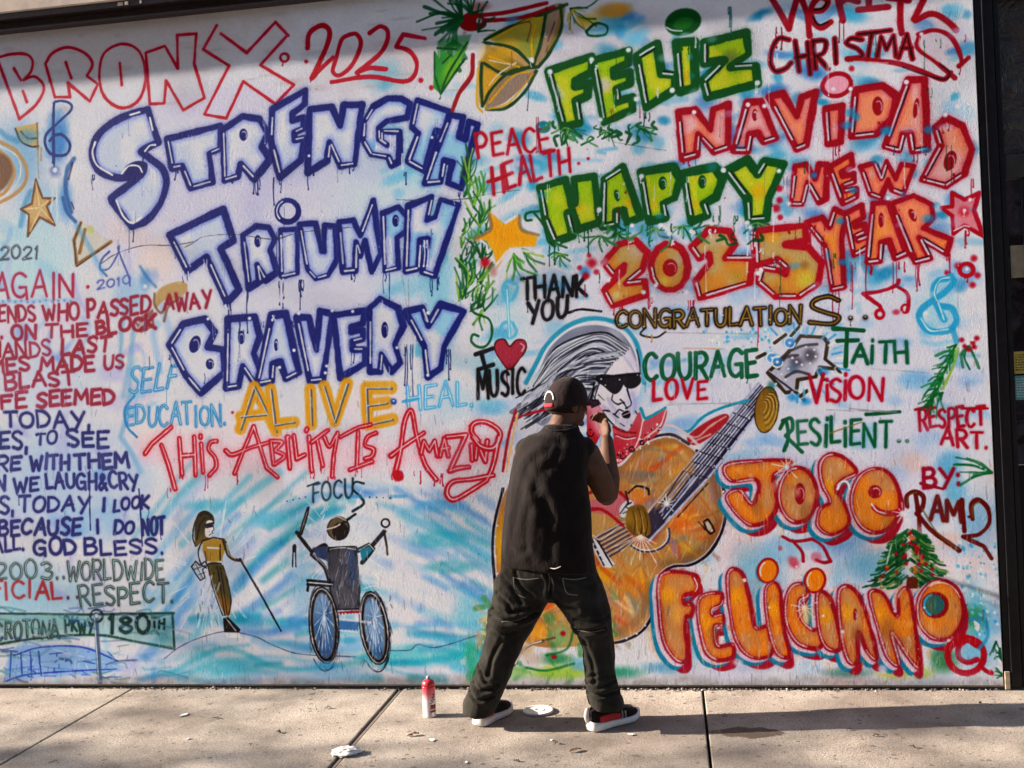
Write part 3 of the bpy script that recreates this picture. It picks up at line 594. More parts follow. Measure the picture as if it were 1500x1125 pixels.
def mural_figures():
    K = (24, 22, 30); G = (146, 106, 40)
    # small woman with a cane, standing on a hill
    blob(303, 830, 34, 100, (232,228,238), .8)
    fillp("o285,770 290,752 302,748 312,756 313,768 306,786 296,792 286,800", (70,58,34), 1.4, 1, (120,100,50)); spray("~286,800 282,786 286,762 298,749 311,756;~292,756 300,752 309,758;~288,790 292,770 300,758", 1.8, K, 1)
    fillp("o302,764 312,764 312,778 307,786 300,784", (232,222,222), 1.2); spray("301,769 312,766;302,772 311,770", 4, K, 1); spray("~312,772 313,776 310,778 312,781;~306,784 311,780", 1.2, K, .8)
    fillp("c296,792 312,788 328,790 330,802 324,822 302,822 296,806", G, 1.4, 1, (186,146,66)); spray("~296,792 290,808 294,826 302,832;296,792 312,787 328,790;~326,792 332,812 340,818 352,822;~322,798 322,820;300,808 302,826", 2, K, 1)
    spray("~329,794 334,812 342,819 352,821", 5, (60,50,34), 1.4); spray("~331,796 335,812 344,818", 1.6, (214,196,150), 1); spray("304,802 320,803", 2.4, (232,226,220), 1.2); pearl(351, 819, 2.2, K)
    fillp("o304,826 324,826 332,850 338,880 336,900 330,902 320,880 312,856", (170,112,40), 1.4, 1, (96,84,44)); spray("304,826 324,825;~304,828 310,856 320,886 326,902;~326,828 334,856 338,880 334,902;~318,830 324,870 329,902;~322,830 328,868 332,898", 2, K, 1)
    fillp("c326,906 334,904 352,922 350,926 328,926", K, 1.2); spray("326,903 336,902;331,906 345,924", 1.5, (230,226,226), 1); fillp("c330,928 350,927 352,934 332,934", (240,236,240), 2)
    spray("354,824 380,868 411,924", 3.2, (30,32,44), 1.1); spray("353,826 380,872", 1, (190,190,200), .8, .6)
    spray("c280,830 286,822 292,828 300,822 303,828 296,834 300,846 293,850 286,840", 2, K, 1); spray("286,826 296,846;284,834 300,828;290,842 300,838", 1.4, K, 1, .8)
    for i in range(26): x = rng.uniform(284, 320); y = rng.uniform(850, 920); spray([np.array([[x, y], [x+4, y-12]])], 2, [(190,196,220), (236,234,244), (160,180,210)][rng.randint(3)], 1.4, .7)
    for i in range(40): x = rng.uniform(288, 336); y = rng.uniform(756, 915); spray([np.array([[x, y], [x+rng.uniform(-3, 4), y+rng.uniform(4, 12)]])], 1.1, [K, (60,46,24), (214,190,140)][rng.randint(3)], .8, .55)
    # wheelchair racer seen from behind
    blob(505, 800, 90, 60, (226,226,238), .8); blob(430, 815, 14, 40, (220,222,238), .7)
    for i in range(120):
        a = rng.uniform(0, 6.28); r = rng.uniform(.35, 1); x = 505+86*r*math.cos(a); y = 800+62*r*math.sin(a); spray([np.array([[x, y], [x+rng.uniform(2, 7), y-rng.uniform(4, 12)]])], 1.4, [(240,240,248), (180,190,214), (200,196,210)][rng.randint(3)], 1, .7)
    e = ell(495, 774, 16, 17, .15); fillp([e], (110,92,72), 1.4); fillp([ell(498, 778, 12, 13)], (40,30,30), 2); spray([e], 2, K, 1); spray("~478,775 494,770 518,752", 2.2, (226,214,196), 1); spray("~500,767 510,760 520,753", 4, K, 1.2); spray("~485,760 495,757 506,762", 1.6, (220,214,200), 1, .8)
    fillp("c476,802 522,800 526,850 526,892 486,893 482,850", (48,46,54), 1.6, 1, (92,90,98)); fillp("c508,806 520,806 522,850 512,860", (50,76,120), 6, .55); spray("c476,802 522,800 526,850 526,892 486,893 482,850", 2, K, 1)
    spray("~474,801 490,795 508,795 522,800;~476,806 500,802 522,805;476,803 482,850;523,800 526,848", 1.5, (222,220,226), .9, .9); spray("510,870 505,888;496,830 490,850;502,846 497,862;508,836 500,860", 1, (200,200,214), .8, .7)
    spray("451,744 440,782 434,780;437,784 456,808;~456,808 474,798 480,806;~456,812 474,830 482,852", 6, (34,30,36), 1.2); fillp("c457,802 478,800 480,822 464,816", (60,74,110), 1.8); spray("450,748 440,780", 1.2, (190,160,150), .8, .8); spray("~458,812 474,828 482,846", 1.2, (220,220,230), .8, .8)
    spray("524,806 540,798 546,804 530,824;544,800 562,778", 7, (40,42,50), 1.4); fillp("c526,804 540,800 545,806 530,822", (50,130,150), 1.4); spray("525,806 540,797 548,806;540,798 560,776", 1.2, (214,210,206), .8); spray([ell(564, 766, 6, 6)], 2.6, K, 1); spray([ell(565, 767, 9, 9)], 1, (220,220,226), .8); spray("562,778 566,800 567,812", 3.4, (60,44,40), 1.2); spray("429,800 428,830;432,800 433,830", 2, K, 1); fillp("o429,798 433,798 433,808 428,808", K, 1)
    spray("450,850 486,853;450,856 484,858;452,850 450,865", 4, K, 1.1); spray("452,853 486,856;~532,862 548,858 556,862", 1.6, (226,224,230), .9)
    for (x, y, rx, ry, an) in [(474, 916, 19, 53, -.08), (548, 920, 18, 51, -.14)]:
        fillp([ell(x, y, rx, ry, an)], (58,92,140), 3, .85, (110,146,186)); spray([ell(x, y, rx, ry, an)], 8.5, (34,30,34), 1.3); spray([ell(x, y, rx+1, ry+1, an)], 1.4, (216,212,214), .8); spray([ell(x, y, rx-4, ry-5, an)], 1.2, (130,116,104), .8)
        for k in range(14):
            a = k*2*math.pi/14; spray([np.array([[x, y-16], [x+(rx-5)*math.cos(a), y+(ry-7)*math.sin(a)]])], 1.1, (222,228,240), .8, .8)
        spray([ell(x-2, y+8, rx+3, ry+6, an, 12, .6, 2.4)], 2, (60,62,84), 1.4, .7)
    spray("494,898 527,896", 4, (150,24,44), 1.4); spray("495,906 542,912;496,918 524,925;497,923 524,926", 3, (206,206,220), 1); fillp("c496,909 524,911 524,924 497,922", (70,120,170), 2)
    for x in range(496, 527, 5): pearl(x, 899, 1.3, (240,214,214)); pearl(x, 923, .9)
    for i in range(150):
        if i < 70: x, y = rng.uniform(478, 528), rng.uniform(800, 895)
        elif i < 110: x, y = rng.uniform(452, 500), rng.uniform(862, 972)
        else: x, y = rng.uniform(526, 572), rng.uniform(868, 972)
        spray([np.array([[x, y], [x+rng.uniform(-5, 5), y+rng.uniform(5, 18)]])], rng.uniform(.8, 1.6), [K, (60,64,84), (206,210,224), (96,110,140), (30,40,70)][rng.randint(5)], .8, .5)
    for i in range(26):
        a = rng.uniform(0, 6.28); cx, cy = [(474, 916), (548, 920)][i % 2]; r = rng.uniform(.95, 1.25); spray([ell(cx, cy, 19*r, 53*r, -.1, 8, a, a+.9)], 1.2, [K, (210,214,226)][i % 3 > 1], .8, .7)
    blob(510, 938, 22, 8, (60,170,205), .7); blob(480, 975, 30, 10, (60,150,205), .6)

def mural_portrait():
    K = (22, 22, 34)
    # ---- guitar body
    body = "o905,680 930,655 960,640 985,638 1008,650 1030,668 1048,690 1060,720 1062,755 1054,785 1036,812 1012,827 985,830 968,842 960,868 955,900 940,924 915,938 880,945 840,950 800,952 765,942 740,905 726,860 722,810 724,765 736,720 760,690 820,668 870,672"
    fillp(body, (192,150,96), 2, 1, (188,128,80)); blob(1000, 760, 34, 40, (234,128,56), .8); blob(930, 860, 40, 40, (230,140,40), .7); blob(885, 840, 20, 24, (238,170,30), .8); blob(1010, 800, 40, 20, (190,160,70), .7); blob(920, 900, 36, 40, (214,130,90), .7); blob(985, 660, 30, 20, (220,160,70), .7); blob(960, 690, 60, 24, (176,124,80), .6)
    blob(935, 890, 20, 24, (110,160,180), .4); blob(1045, 720, 12, 34, (160,110,150), .5); blob(1015, 822, 30, 8, (100,150,190), .5); blob(970, 672, 10, 10, (110,150,170), .6); blob(735, 800, 14, 70, (226,166,30), .9)
    for i in range(170):    # broken bands of colour following the body
        x = rng.uniform(870, 1056); y = rng.uniform(645, 935)
        if ((x-985)/76)**2+((y-735)/96)**2 > 1 and ((x-910)/48)**2+((y-880)/62)**2 > 1: continue
        L = rng.uniform(10, 30); a = rng.uniform(.5, 1.5) if y > 800 else rng.uniform(-.9, .9)
        c = [(150,100,60), (196,150,90), (226,110,40), (206,84,46), (238,176,60), (180,140,120), (120,130,130), (244,210,150), (170,120,140), (214,160,60)][rng.randint(10)]
        spray([smooth([[x-L*math.cos(a), y-L*math.sin(a)], [x, y+rng.uniform(-4, 4)], [x+L*math.cos(a), y+L*math.sin(a)]])], rng.uniform(2.5, 9), c, 5, rng.uniform(.4, .75), .5)
    for i in range(190):    # comb of light brush lines through the varnish
        x = rng.uniform(880, 1050); y = rng.uniform(650, 930)
        if (x-960)**2/100**2+(y-790)**2/150**2 > 1: continue
        spray([smooth([[x, y], [x+rng.uniform(-8, 4), y+rng.uniform(8, 18)], [x-rng.uniform(2, 14), y+rng.uniform(20, 36)]])], 1.3, [(236,200,140), (244,220,170), (150,96,54), (190,100,60), (226,180,90), (170,124,90)][rng.randint(6)], 1.2, .45)
    spray('~1036,684 1050,716 1053,752 1046,784 1028,806 1004,820 975,826', 15, (118,84,60), 12, .6, .4); spray('~905,686 935,662 965,648 988,646', 9, (150,104,66), 8, .6, .4); spray('~900,694 940,700 985,706', 16, (120,104,96), 12, .45, .4); spray('~870,932 905,926 935,906 946,880 950,856', 12, (150,110,70), 9, .6, .4)
    spray(body, 7, (232,226,236), 2, .95); spray("~1020,660 1046,686 1060,720 1062,755 1054,785 1036,812 1012,827 985,830 968,842 960,868 955,900 940,924 915,938 890,943;~930,652 960,639 985,637 1008,650;~736,716 724,765 721,810 726,860 736,895 745,915", 4.4, (40,32,44), 1.2)
    for (x, y) in [(1047, 691), (1054, 704), (1059, 720), (1060, 742), (955, 883), (953, 900), (944, 916), (932, 928), (917, 935), (728, 770), (725, 786), (724, 800), (725, 815), (728, 840), (734, 872), (966, 641), (980, 640), (995, 645)]: pearl(x, y, 1.8)
    spray([ell(948, 782, 32, 26, 0, 12, -.3, 2.4)], 3.4, (60,60,90), 1.2); spray([ell(948, 782, 30, 24, 0, 12, -.3, 2.4)], 1.6, (236,226,226), 1); fillp([ell(942, 780, 24, 18)], (170,84,70), 8, .7)
    spray("c1030,764 1036,760 1043,770 1046,778 1040,782 1034,776", 2.4, K, 1); spray("~1022,764 1028,770 1032,776", 2, (70,30,40), 1); pearl(1042, 777, 1.6); fillp("c1033,766 1037,764 1042,774 1037,777", (200,190,180), 1)
    # ---- neck and strings
    fillp("c930,775 1000,690 1022,662 1110,560 1130,577 1048,690 985,756 950,790", (70,62,80), 1.6, 1, (44,40,58)); spray("930,772 1010,676 1112,560", 3, (190,190,214), 1.1); spray("950,792 1040,696 1130,578", 3.4, (190,194,220), 1.1)
    for k in range(6):
        a = k/5.; p0 = np.array([872+14*a, 788+30*a]); p1 = np.array([1112+14*a, 563+11*a])
        mid = np.array([960+14*a, 742+22*a]); spray([np.array([mid, p1])], 2.0, [(220,220,232), (176,176,200)][k % 2], .8, .97); spray([np.array([p0, p0+(mid-p0)*.45])], 4.6, (76,60,76), 1.2, .9); spray([np.array([p0, p0+(mid-p0)*.5])-1.2], 1.5, (206,198,206), .8, .9)
    for k in range(8):
        t = k/8.; a = np.array([1000+98*t, 690-114*t]); b = np.array([1036+86*t, 700-112*t]); spray([np.array([a, b])], 1.3, (30,28,44), .9, .8)
        for j in range(4): pearl(a[0]+(b[0]-a[0])*rng.rand(), a[1]+(b[1]-a[1])*rng.rand(), .9)
    fillp("c960,690 1010,655 1018,690 985,735 958,748", (196,140,80), 3, .5)
    for k in range(7): spray([np.array([[962+k*5, 748+k*1.5], [1000+k*6, 690+k*3]])], 2.2, [(40,40,66), (180,180,206)][k % 2], 1, .85)
    fillp("c863,794 870,788 900,826 893,832 882,830", (226,220,226), 1.4); spray("866,790 884,828;874,790 896,828", 3, (40,34,50), 1)
    for k in range(5): pearl(868+k*5, 797+k*8, 2)
    spray("~868,784 880,790 905,772;~905,772 930,770 936,782", 2, (226,214,200), 1, .7)
    # red sleeve, strumming hand
    fillp("o862,735 885,728 915,726 935,738 930,752 905,756 880,752 862,748", (196,110,120), 2); spray("~862,746 880,746 896,756 912,770;~862,722 880,716 905,720 922,736", 5, (166,20,42), 1.6); fillp("o908,742 920,732 928,738 918,756 908,756", (210,206,210), 1.2); spray("~924,736 916,742 922,746 912,752;~920,735 908,752", 2, K, 1)
    fillp("o920,744 940,740 950,756 952,780 940,786 925,782 916,768", (120,88,36), 1.6, 1, (160,120,50)); spray("~926,748 930,764 928,782;~934,744 940,764 938,784;~943,748 948,766 945,784", 1.4, (60,44,26), 1, .9); spray("930,750 933,780;938,748 943,778", 1.2, (206,170,90), .9, .8)
    for a in range(9): r = 26+10*(a % 3); t = .5+a*.28; spray([np.array([[938, 784], [938+r*math.cos(t), 784+r*math.sin(t)]])], 1.5, (240,226,214), 1, .85)
    star_burst(976, 738, 14); spray("~920,722 932,712 948,716 950,724;~916,720 920,738", 3, (50,30,40), 1.2); fillp("o922,722 934,716 946,722 940,736 926,734", (214,130,60), 2, .8)
    # ---- head: teal contour, hair, face, glasses
    spray("~770,560 786,530 800,505 830,478 868,466 905,474 928,496 938,525 943,560", 7, (36,150,180), 3, .9, .15); spray("~776,560 792,530 806,505 834,482 868,472 902,480 922,500 932,525", 3, (226,226,240), 1.4)
    fillp("o745,604 768,586 782,566 792,536 808,506 838,482 872,476 904,484 924,506 932,530 918,518 898,528 886,545 872,560 862,590 850,615 800,625 770,610", (136,138,156), 1.6, 1, (174,176,190))
    fillp("o918,506 930,528 938,548 936,575 922,592 930,606 934,618 930,632 916,632 896,622 876,600 868,576 880,552 896,530", (216,206,222), 1.6, 1, (232,222,228)); blob(925, 590, 16, 34, (190,186,220), .5); blob(880, 600, 12, 14, (246,190,206), .6)
    for i in range(46):     # hair strands swept back from the brow
        t = i/45.; a = np.array([922-26*t+rng.uniform(-2, 2), 508+26*t]); m = np.array([880-26*t, 486+40*t+rng.uniform(-3, 3)]); b = np.array([815-10*t, 512+60*t+rng.uniform(-4, 4)]); e = np.array([786-22*t+rng.uniform(-5, 5), 560+45*t+rng.uniform(-5, 6)])
        spray([smooth([a, m, b, e])], rng.uniform(1.4, 3), [(28,28,40), (236,236,240), (40,40,54), (226,226,234), (196,198,210)][i % 5], 1, .9)
    for i in range(26):
        t = i/25.; a = np.array([898-24*t, 530+28*t]); e = np.array([868-14*t+rng.uniform(-3, 3), 600+8*t]); spray([smooth([a, (a+e)/2+[-6, -2], e])], rng.uniform(1.4, 2.4), [(28,28,40), (214,214,224)][i % 2], 1, .85)
    for i in range(64):
        t = rng.rand(); a = np.array([908-46*t+rng.uniform(-4, 4), 512+62*t]); b = np.array([828-20*t+rng.uniform(-14, 14), 545+42*t+rng.uniform(-10, 10)]); e = np.array([772+16*t+rng.uniform(-22, 16), 592+22*t+rng.uniform(-12, 10)])
        spray([smooth([a, (a+b)/2+[-4, -7], b, e])], rng.uniform(1.2, 2.6), [(26,26,38), (228,228,236), (60,60,76), (206,208,218)][i % 4], 1, .85)
    for i in range(22): a = np.array([800+rng.uniform(-6, 40), 560+rng.uniform(-20, 36)]); spray([smooth([a, a+[-18, 22], a+[-46, 40]])], 1.8, [(34,34,50), (214,214,224)][i % 2], 1, .85)
    spray("~884,596 896,606 910,626;~890,584 900,600 906,606;~926,576 930,592 928,604", 5, (176,170,206), 4, .6, .4); spray("~922,512 930,528 934,544;~912,520 922,534 930,546", 3, (188,184,214), 2.5, .7); fillp("o910,612 924,612 928,626 920,632 908,626", (206,196,214), 3, .6)
    fillp("o872,556 880,548 906,551 914,557 908,572 898,577 884,566", K, 1.3, 1, (44,42,50)); fillp("o906,551 930,546 937,550 938,560 929,568 917,568 910,558", K, 1.3, 1, (44,42,50)); spray("874,553 936,547", 4, K, 1.2); spray("~932,512 936,530 937,548;~870,560 866,580 860,594", 2, K, 1)
    for p in [(880, 555), (907, 556), (933, 549), (886, 564)]: pearl(p[0], p[1], 1.2)
    spray("~918,570 921,580 924,592 916,598;~897,578 896,586 904,592 912,590 918,598;~908,585 914,590", 2, K, .9); fillp("o910,606 918,601 923,605 921,612 913,612", (40,30,44), 1.1); spray("908,610 922,604", 1, (220,200,206), .8)
    spray("~900,607 906,600 912,602;~878,604 884,601 892,602;~908,620 914,624;~930,602 936,614 926,632;~876,578 884,586;~868,578 880,600 898,622 920,634;~924,622 926,632;~898,606 906,612", 1.6, K, .9, .9)
    # kerchief, collar, rhinestones
    fillp("o935,604 941,616 950,612 975,600 972,620 958,640 932,656 902,680 898,640 898,622 918,632", (178,24,44), 1.4, 1, (206,90,100)); spray("~898,625 912,632 930,634;~900,636 915,641 930,640", 3, (150,16,34), 1.2); spray("~902,638 916,643 930,641;~974,602 966,624 944,642;~941,616 936,640 930,655", 2, (240,220,216), 1, .9); spray("~938,598 944,612 952,610 974,597;~1000,632 1010,630 1030,610 1060,596 1096,586", 4, (36,150,176), 1.6)
    for i in range(46): t = rng.rand(); pearl(902+64*t+rng.uniform(-3, 3), 672-44*t+rng.uniform(-9, 9), rng.uniform(.8, 1.8), [(240,236,236), (30,20,30), (240,214,214)][i % 3])
    fillp("o860,588 880,598 884,618 876,644 862,656", (178,24,44), 1.4, 1, (226,150,160)); fillp("c860,584 876,585 880,592 866,598", (60,40,60), 1.2)
    for (x, y, r) in [(864, 634, 5), (868, 612, 3), (912, 668, 4), (925, 658, 4), (940, 648, 3)]: spray([ell(x, y, r, r, 0, 12, 0, 5)], 1.8, K, 1)
    fillp("o1006,640 1030,620 1060,606 1066,615 1040,640 1016,652", (190,110,90), 2, .95, (176,40,50)); spray("~1000,634 1020,640 1040,624 1062,610;~1012,648 1040,636", 2.6, (226,200,190), 1.2, .8); spray("~975,622 990,626 1010,640 1024,654", 4, (232,206,206), 1.6)
    spray("~755,600 744,640 736,690;~760,610 800,600 830,604", 4, (180,30,54), 2); spray("~742,690 750,640 758,604", 3, (250,190,130), 1.4)
    # fretting hand, headstock
    e = ell(1122, 600, 17, 34, .12); fillp([e], (166,126,52), 1.6, 1, (120,86,40)); spray([e], 2, (70,50,30), 1)
    for k in range(8): spray([ell(1118+k, 596+k, 4+1.5*k, 8+3*k, .2, 9, -1.8, 1.4)], 1.4, [(226,190,110), (84,60,30)][k % 2], 1, .85)
    blob(1128, 565, 9, 12, (30,90,70), .5); blob(1170, 530, 46, 34, (214,214,236), .8)
    hs = "c1124,546 1150,520 1160,508 1172,492 1206,494 1212,502 1208,526 1226,540 1200,538 1194,552 1168,556 1166,572 1150,575"
    fillp(hs, (218,214,226), 1.6, 1, (186,182,196)); blob(1166, 530, 18, 14, (50,44,60), .6); blob(1160, 540, 14, 10, (60,100,130), .6); blob(1186, 520, 16, 16, (40,34,44), .6); spray(hs, 5.4, (70,56,40), 1.3); spray('~1140,540 1150,524 1168,520;~1150,552 1166,544 1184,548;~1160,512 1176,506 1196,504', 4, (60,54,60), 1.6, .8)
    for s in ["1134,502 1150,490", "1108,524 1120,518", "1158,492 1172,476", "1200,542 1206,556", "1226,540 1230,546", "1166,575 1178,586", "1172,580 1182,572"]: spray(s, 9, (236,236,246), 4, .8); spray(s, 5, (66,52,40), 1.2)
    for (x, y) in [(1130, 524), (1156, 502), (1138, 530)]: blob(x, y, 13, 11, (60,140,210), .9); spray([ell(x, y, 8, 8, 0, 12, 0, 5)], 2, (232,236,248), 1); pearl(x, y, 2.2)
    for (x, y) in [(1180, 508), (1192, 512), (1182, 520), (1194, 522), (1174, 534), (1186, 532), (1160, 524), (1154, 540), (1144, 548), (1150, 556), (1140, 556), (1136, 562), (1166, 530)]: pearl(x, y, 1.9)
    spray("1126,545 1164,574", 4, (60,56,70), 1.1); spray("1126,543 1164,572", 1.2, (220,220,230), .8)
    for i in range(26): a = -2.2+i*.16; r = rng.uniform(50, 62); spray([np.array([[1172+r*.95*math.cos(a), 530+r*.8*math.sin(a)], [1172+(r+12)*math.cos(a), 530+(r+10)*.85*math.sin(a)]])], 3.4, [(50,160,214), (236,240,250), (110,190,226)][i % 3], 1.6, .8)
    for (x, y) in [(1160, 582), (1180, 588), (1205, 544)]: blob(x, y, 12, 9, (50,150,205), .8)
    # foot of the painting seen between the walker's legs
    for i in range(90):
        x = rng.uniform(690, 900); y = rng.uniform(860, 998); t = (y-860)/138
        c = [(226,100,50), (236,160,50), (90,150,90), (206,170,130), (236,200,120), (60,140,90), (214,206,214), (150,180,70)][min(7, int(rng.rand()*4+t*4))]
        spray([smooth([[x, y], [x+rng.uniform(-8, 8), y+rng.uniform(4, 12)], [x+rng.uniform(-20, 20), y+rng.uniform(8, 24)]])], rng.uniform(3, 9), c, 4, rng.uniform(.5, .85), .5)
    for (x, y, rx, ry, c) in [(802, 885, 16, 16, (226,104,50)), (790, 925, 22, 20, (234,160,50)), (805, 905, 16, 16, (90,140,80)), (770, 950, 20, 18, (206,176,140)), (820, 930, 24, 30, (150,180,120)), (812, 965, 40, 14, (50,140,90)), (815, 985, 70, 16, (150,190,60)), (850, 975, 26, 12, (110,170,190)), (700, 990, 30, 24, (40,140,90)), (690, 960, 16, 40, (60,170,140)), (745, 985, 40, 16, (160,190,110)), (780, 965, 30, 14, (210,190,180))]: blob(x, y, rx, ry, c, .85)
    spray("~752,975 768,950 790,940 812,934", 3.4, (110,80,60), 1.6); spray("~754,972 770,948 792,939", 1.6, (226,220,226), 1); pearl(824, 928, 5, (170,24,44)); pearl(811, 962, 5, (170,24,44)); spray("~770,978 800,982 840,972;~840,920 830,950 800,960;~690,1000 705,960 716,930;~700,985 720,950 722,915", 4, (30,110,60), 2, .8)

def mural_top():
    # pair of ribboned bells with holly
    fillp("c700,90 728,62 786,95 740,116 712,160 700,150", (206,160,60), 4, .9, (190,150,96)); fillp("c712,52 800,12 790,92 728,64", (196,160,50), 4, .9, (150,150,60)); fillp("o712,156 725,128 748,108 778,102 786,106 760,132 735,152", (150,126,110), 3, .9)
    fillp('o800,14 826,6 822,40 806,72 790,96 782,98 790,60', (166,136,110), 3, .9); spray('~822,10 816,44 800,76', 5, (150,120,60), 2, .8, .2); fillp('c706,98 740,112 770,98 712,62', (120,110,50), 6, .6); blob(735, 78, 26, 16, (206,160,50), .8)
    blob(715, 100, 20, 60, (224,160,40), .5); blob(900, 15, 40, 16, (232,150,40), .9); blob(860, 30, 26, 14, (236,190,60), .8); blob(700, 10, 30, 12, (150,60,60), .6)
    GR = (34, 72, 42)
    spray("~705,92 704,120 706,155;~708,92 740,108 780,96;~706,60 740,42 790,22 830,6;~800,12 792,60 780,96;~708,152 720,130 748,104 786,98;~712,160 740,158 768,134 785,104;~820,8 822,40 805,76 788,98;~710,62 750,70 776,92", 5, GR, 1.5, .95)
    spray("~700,100 698,150 706,164;~720,58 770,30 790,26;~780,90 778,60 784,36;~716,82 760,98;~712,160 745,150 780,108;~716,150 750,112 778,104", 3.4, (222,168,40), 1.6, .85); spray("~712,44 740,24 800,8;~716,88 748,94 754,92 730,108 716,124", 2.2, (226,216,206), 1.2, .85); spray("~735,44 775,32 772,60;~802,60 812,32", 2, (110,60,60), 1.2, .8)
    spray("~692,80 690,110 672,136 662,162;~700,22 740,18 800,4;~705,30 760,26 810,10", 6.4, (160,26,40), 1.8, .95); spray("~686,82 684,108 670,130", 2, (236,214,214), 1.2)
    fillp("o670,30 690,16 705,22 712,36 700,44 680,44", (150,20,34), 3); pearl(701, 30, 5, (206,196,200)); pearl(704, 58, 4.6, 'white', 10); pearl(778, 87, 4.6, 'white', 8); pearl(680, 48, 4, (196,170,170))
    needles(676, 26, 2.2, 4.6, 12, 52, (20,84,50), 4); needles(676, 30, 1.8, 2.8, 6, 46, (30,100,60), 3.6); needles(664, 60, .6, 2.4, 8, 44, (34,110,60), 4.4); needles(690, 20, 3.6, 5.6, 8, 40, (20,84,50), 3.4); fillp('c640,60 668,52 690,50 684,70 660,110 646,136 640,110', (50,130,66), 4, .6); needles(676, 26, 2.7, 3.1, 3, 62, (20,84,50), 3.6); needles(700, 46, 4.9, 6.2, 3, 34, (20,84,50), 3, -.2); needles(835, 12, -.3, 1.6, 7, 50, (24,90,50), 2.8); needles(838, 14, .1, 2.0, 5, 36, (206,170,50), 2.4)
    fillp("c636,74 648,92 644,70 662,84 686,58 672,96 646,138 634,128", (60,150,70), 2, 1, (120,180,60)); spray("636,76 636,110 645,138 662,112 680,86;640,70 668,72;648,92 660,80;~645,138 656,108 684,62", 3, (18,80,46), 1.4); drips(645, 140, 1, 0, 20, (18,80,46))
    spray("~858,46 872,34 888,38 886,50 864,52 858,46", 4, (24,90,56), 1.6)
    # left-hand sprays, ribbon and the gold star between the columns of words
    for i in range(36): x = rng.uniform(672, 716); y = rng.uniform(250, 460); needles(x, y, rng.uniform(-2.2, -1.4), rng.uniform(-1.2, -.6), 3, rng.uniform(18, 40), [(26,104,56), (18,84,46), (90,150,60)][i % 3], 2.6)
    for (x, y, a0, a1, n, L) in [(694, 300, -1.9, -1.2, 5, 44), (702, 330, -2.2, -1.0, 6, 50), (686, 260, -1.9, -1.3, 4, 50), (684, 420, -2.0, -1.1, 6, 52), (700, 412, -1.4, -.8, 4, 40), (672, 440, -1.7, -1.2, 4, 50), (705, 455, 1.2, 2.2, 4, 30), (752, 372, .6, 1.9, 7, 46), (765, 365, .3, 1.0, 4, 40), (700, 418, 1.6, 2.5, 4, 36)]:
        needles(x, y, a0, a1, n, L, [(26,104,56), (60,140,60)][n % 2], 3); needles(x, y, a0+.1, a1-.1, 2, L*.8, (150,190,70), 2.4)
    spray("~702,440 690,448 694,458 716,468 720,490 712,506 700,508 690,500 692,490 700,492;~800,308 772,312 770,322 778,322;~782,312 796,330 802,352 812,360", 3.6, (24,96,56), 1.4)
    st = "c716,310 738,328 758,314 762,336 786,346 784,360 746,362 728,392 722,368 712,352 692,352 708,344 718,336"
    fillp(st, (200,176,160), 9, .9); fillp(st, (238,172,40), 3, 1); fillp("c722,322 738,336 752,324 754,342 776,352 742,356 728,372 726,352 708,348 722,340", (240,166,30), 3)
    spray("~716,314 718,336 694,350;~760,316 764,336 788,344", 5, (150,116,90), 3, .8); spray("740,326 756,316;704,352 712,358 714,370;726,388 742,368;746,366 784,368", 4, (232,222,226), 1.4); blob(710, 384, 12, 12, (190,24,44), .95); blob(722, 396, 10, 16, (176,110,90), .6)
    blob(745, 430, 24, 30, (120,196,214), .6); spray("~756,416 742,412 736,424 742,440 752,436 758,420;742,420 746,495;~746,470 734,476 734,490 748,494 756,486 750,472", 4.6, (96,190,222), 2, .9); spray("742,424 746,494", 1.6, (222,236,244), 1)

